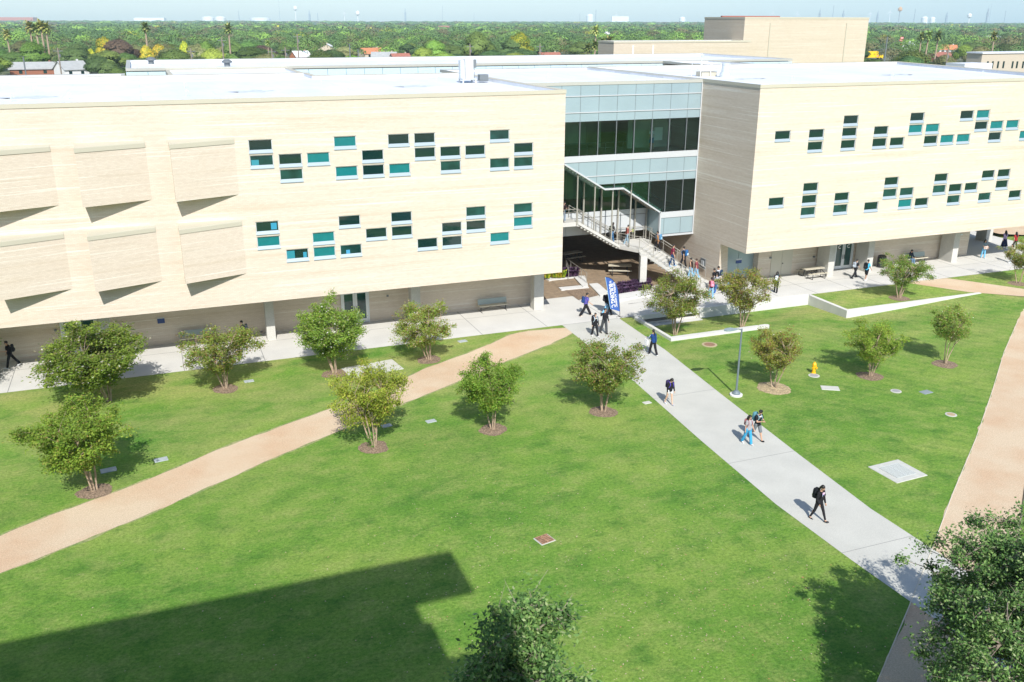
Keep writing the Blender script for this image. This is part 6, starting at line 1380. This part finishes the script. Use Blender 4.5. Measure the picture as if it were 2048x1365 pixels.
me = text_mesh('44', .75, .005, DARKM); o = obj('lettering', me, t); o.location = (-.3, -1.32, 2.9); o.rotation_euler = (R(90), 0, 0)
b = MB(); b.box(1.0, -1.33, 1.5, 1.9, -1.31, 2.1); b.build('decal', mat('decal_pink', (.7, .2, .25), .5), t)
# far woodland as one mass
pos = []
g = np.random.default_rng(5)
for (r0, r1, n, sz) in ((rmax*.96, 660, 560, 1.0), (660, 1150, 1500, 1.1), (1150, 2300, 2500, 1.6), (2300, 5200, 2200, 2.6)):
    for _ in range(n):
        az = R(g.uniform(-15, 57)); r = math.sqrt(g.uniform(r0*r0, r1*r1)); x, y = r*math.sin(az), r*math.cos(az)
        if any(math.hypot(x-hx, y-hy) < hr or (y < hy and abs(x-hx*y/hy) < hr*.75+4*sz and y > hy*.7) for hx, hy, hr in HOUSES): continue
        pos.append((x, y, sz, r))
# (large scale tone differences between neighbouring far crowns)
GC = [leaf_material('woodland_leaves', [(0, (.022, .055, .016)), (.45, (.05, .11, .025)), (.8, (.09, .17, .03)), (1, (.17, .22, .05))], 0)]
def clump_mass(pos, m_):
    allq = []
    for (x, y, sz, r) in pos:
        w_ = g.uniform(11, 21)*sz; h = g.uniform(7.0, 13.0)*(1+.04*sz); n = 720 if r < 660 else 330 if r < 1150 else 100; s = w_*(.0205 if r < 660 else .030 if r < 1150 else .058)
        nl = 7; an = np.arange(nl)*2.4+g.uniform(0, 6); rr_ = np.where(np.arange(nl) == 0, 0, w_*.24)*g.uniform(.8, 1.2, nl); lc = np.stack([np.cos(an)*rr_, np.sin(an)*rr_, np.where(np.arange(nl) == 0, h*.70, h*.56)*g.uniform(.93, 1.07, nl)], 1); id_ = g.integers(0, nl, n)
        u = unit(g.normal(size=(n, 3))); u[:, 2] = np.where(g.random(n) < .75, np.abs(u[:, 2]), u[:, 2]); rr = w_*.22
        p = lc[id_]+u*np.array([rr, rr, h*.26]); p[:, 2] = np.clip(p[:, 2], .5, h*1.05); dn = unit(p-np.array([0, 0, h*.4])); allq.append(shell_quads(p+np.array([x, y, -1.2]), unit(u*.38+dn*.8), n, s, g, .06))
    return quads_mesh('far_woodland', np.concatenate(allq), m_)
for k, m_ in enumerate((FAR[0], FAR[1], FAR[2], FAR[3], FAR[5])):
    sub = [p for i, p in enumerate(pos) if k == (0 if i % 60 < 22 else 1 if i % 60 < 40 else 2 if i % 60 < 48 else 3 if i % 60 < 59 else 4)]
    me = clump_mass(sub, m_); tag(obj('far_woodland', me), 'continuous suburban woodland reaching to the skyline', 'woodland', None, 'stuff')
# skyline: tanks, towers, turbines, chimneys (at 4 to 7 km)
HZ = mat('skyline_white', (.75, .75, .75), .7); HG = mat('skyline_grey', (.30, .33, .36), .8); HR = mat('skyline_red', (.45, .16, .10), .8)
def sky_at(px, py, D): p = CAM+ray(px, py)*D; return p
def tower(px, ytop, D, kind, lab, w_=None):
    p = sky_at(px, ytop, D); h = p[2]+1.2; t = thing({'tank': 'storage_tank', 'water': 'water_tower', 'turbine': 'wind_turbine', 'chimney': 'chimney_stack', 'mast': 'radio_mast', 'tower': 'refinery_tower', 'hall': 'industrial_hall'}[kind], lab, {'tank': 'tank', 'water': 'water tower', 'turbine': 'wind turbine', 'chimney': 'chimney', 'mast': 'mast', 'tower': 'tower', 'hall': 'building'}[kind], (p[0], p[1], -1.2), -YAW); s = D/FPX; b = MB()
    if kind == 'tank': W_ = (w_ or 14)*s/2; b.lathe([(W_, 0), (W_, h*.8), (W_*.6, h*.95), (W_*.1, h)], n=20); b.build('shell', HZ, t)
    elif kind == 'hall': W_ = (w_ or 30)*s/2; b.box(-W_, -20, 0, W_, 20, h); b.build('wall', HR if 'red' in lab else HZ, t)
    elif kind == 'water': b.tube([(0, 0, 0), (0, 0, h*.75)], .8*s, 8); b.build('stem', HG if 'orange' in lab else HZ, t); b = MB(); b.lathe([(1*s, h-9*s), (4*s, h-7*s), (4.2*s, h-3*s), (1*s, h)], n=16); b.build('bowl', mat('skyline_orange', (.6, .32, .12), .8) if 'orange' in lab else HZ, t)
    elif kind == 'turbine':
        b.tube([(0, 0, 0), (0, 0, h*.72)], [.7*s, .45*s], 8); b.build('tower', HZ, t); hub = Vector((0, 0, h*.72))
        for k in range(3): a_ = R(90+120*k); b = MB(); b.tube([hub, hub+Vector((math.cos(a_), 0, math.sin(a_)))*h*.28], [.45*s, .12*s], 5); b.build('blade', HZ, t)
    elif kind == 'chimney': b.tube([(0, 0, 0), (0, 0, h)], [.9*s, .55*s], 8); b.build('stack', HG, t)
    elif kind == 'mast':
        b.tube([(0, 0, 0), (0, 0, h)], [.4*s, .22*s], 5); b.build('mast', HG, t)
    else:
        b.box(-1.6*s, -1.6*s, 0, 1.6*s, 1.6*s, h*.7); b.box(-.9*s, -.9*s, h*.7, .9*s, .9*s, h*.88); b.tube([(0, 0, h*.88), (0, 0, h)], .35*s, 5)
        for k in range(4): b.box(-2.2*s, -2.2*s, h*(.15+.15*k), 2.2*s, 2.2*s, h*(.15+.15*k)+.4*s)
        b.build('lattice', HG, t)
for a_ in ((590, 12, 4500, 'water', 'white water tower above the left half of the skyline'), (715, 22, 3600, 'water', 'white water tower right of the first one'), (1801, 14, 4000, 'water', 'orange and grey water tower in the right skyline'), (1940, 27, 3600, 'water', 'small pale water tower at the right'),
    (415, 33, 5200, 'tank', 'low white tank in the left skyline', 24), (440, 33, 5200, 'tank', 'second low white tank in the left skyline', 20), (520, 35, 5600, 'tank', 'wide pale tank left of the water tower', 40), (300, 36, 5200, 'hall', 'long pale industrial hall in the left skyline', 60), (30, 35, 4200, 'hall', 'long red roofed hall at the left end of the skyline', 80), (1180, 28, 6000, 'tank', 'white tank cluster in the middle skyline', 14), (1240, 33, 6000, 'hall', 'pale industrial hall in the middle skyline', 34), (1365, 34, 5600, 'tank', 'white tank left of the tall brick hall', 12), (1850, 33, 5600, 'tank', 'white tank in the right skyline', 12), (1866, 34, 5600, 'tank', 'smaller white tank in the right skyline', 10),
    (885, 11, 6400, 'mast', 'tallest thin mast of the middle skyline'), (557, 1, 6400, 'mast', 'thin mast above the left skyline'), (948, 25, 6400, 'mast', 'short mast in the middle skyline'), (810, 16, 6200, 'tower', 'refinery tower left of the thin mast'), (1160, 26, 6400, 'mast', 'short mast beside the white tank cluster'), (1192, 20, 6400, 'chimney', 'grey chimney beside the white tank cluster'), (1233, 24, 6200, 'turbine', 'small wind turbine in the middle skyline'), (1547, 18, 5800, 'turbine', 'wind turbine left above the tall brick hall'), (1595, 19, 5800, 'turbine', 'wind turbine right above the tall brick hall'), (1641, 17, 6200, 'tower', 'refinery tower above the hall roof'), (1668, 11, 6400, 'chimney', 'tall dark chimney above the hall roof'), (1688, 19, 6200, 'tower', 'refinery tower right of the dark chimney'),
    (1742, 19, 5800, 'turbine', 'wind turbine at the right edge of the brick hall'), (1782, 15, 5800, 'turbine', 'wind turbine left of the orange water tower'), (1757, 21, 6200, 'tower', 'refinery tower between two wind turbines'), (1831, 18, 6200, 'chimney', 'slim chimney right of the orange water tower'), (1895, 24, 6200, 'tower', 'refinery tower before the small pale water tower'), (1978, 14, 5600, 'tower', 'tall blue grey tower near the right end of the skyline'), (1984, 6, 6200, 'mast', 'tall mast beside the blue grey tower'), (2012, 22, 6200, 'chimney', 'slim chimney near the right end of the skyline'), (477, 22, 6200, 'chimney', 'slim chimney in the left skyline'), (618, 20, 6200, 'tower', 'refinery tower right of the left water tower'), (635, 26, 6200, 'chimney', 'short chimney right of the left refinery tower'), (688, 18, 6000, 'turbine', 'faint wind turbine left of the second water tower')): tower(*a_)
# fallen leaves scattered on the front lawn
lv = []
for _ in range(1500):
    x = rnd.gauss(14, 7); y = rnd.gauss(24, 6)
    if not (-5 < x < 24 and 15 < y < 42): continue
    a_ = rnd.uniform(0, 3.14); s = rnd.uniform(.02, .045); c_4, s_4 = math.cos(a_)*s, math.sin(a_)*s; lv.append((x, y, c_4, s_4))
b = MB()
for (x, y, c_4, s_4) in lv: b.add([(x-c_4, y-s_4, .02), (x+s_4*.6, y-c_4*.6, .03), (x+c_4, y+s_4, .025), (x-s_4*.6, y+c_4*.6, .035)], [(0, 1, 2, 3)])
tag(b.build('fallen_leaves', leaf_material('fallen_leaves', [(0, (.45, .40, .28)), (.6, (.55, .45, .30)), (1, (.4, .18, .08))], 0)), 'dry leaves scattered over the front lawn', 'leaves', None, 'stuff')
# ------------------------------------------------------------------ haze
HAZE = 0.00011
if HAZE:
    b = MB(); b.box(-7400, -60, -2.2, 9800, 8600, 400); m = bpy.data.materials.new('haze'); m.use_nodes = True; n = m.node_tree; n.nodes.clear()
    o_ = n.nodes.new('ShaderNodeOutputMaterial'); v = n.nodes.new('ShaderNodeVolumePrincipled'); v.inputs['Density'].default_value = HAZE; v.inputs['Color'].default_value = (.62, .88, 1, 1); v.inputs['Anisotropy'].default_value = -.2
    n.links.new(v.outputs[0], o_.inputs['Volume']); tag(b.build('haze', m), 'thin pale haze over the whole place', 'haze', None, 'stuff')
    for oo in list(bpy.data.objects):
        if oo.name == 'ground':
            pass
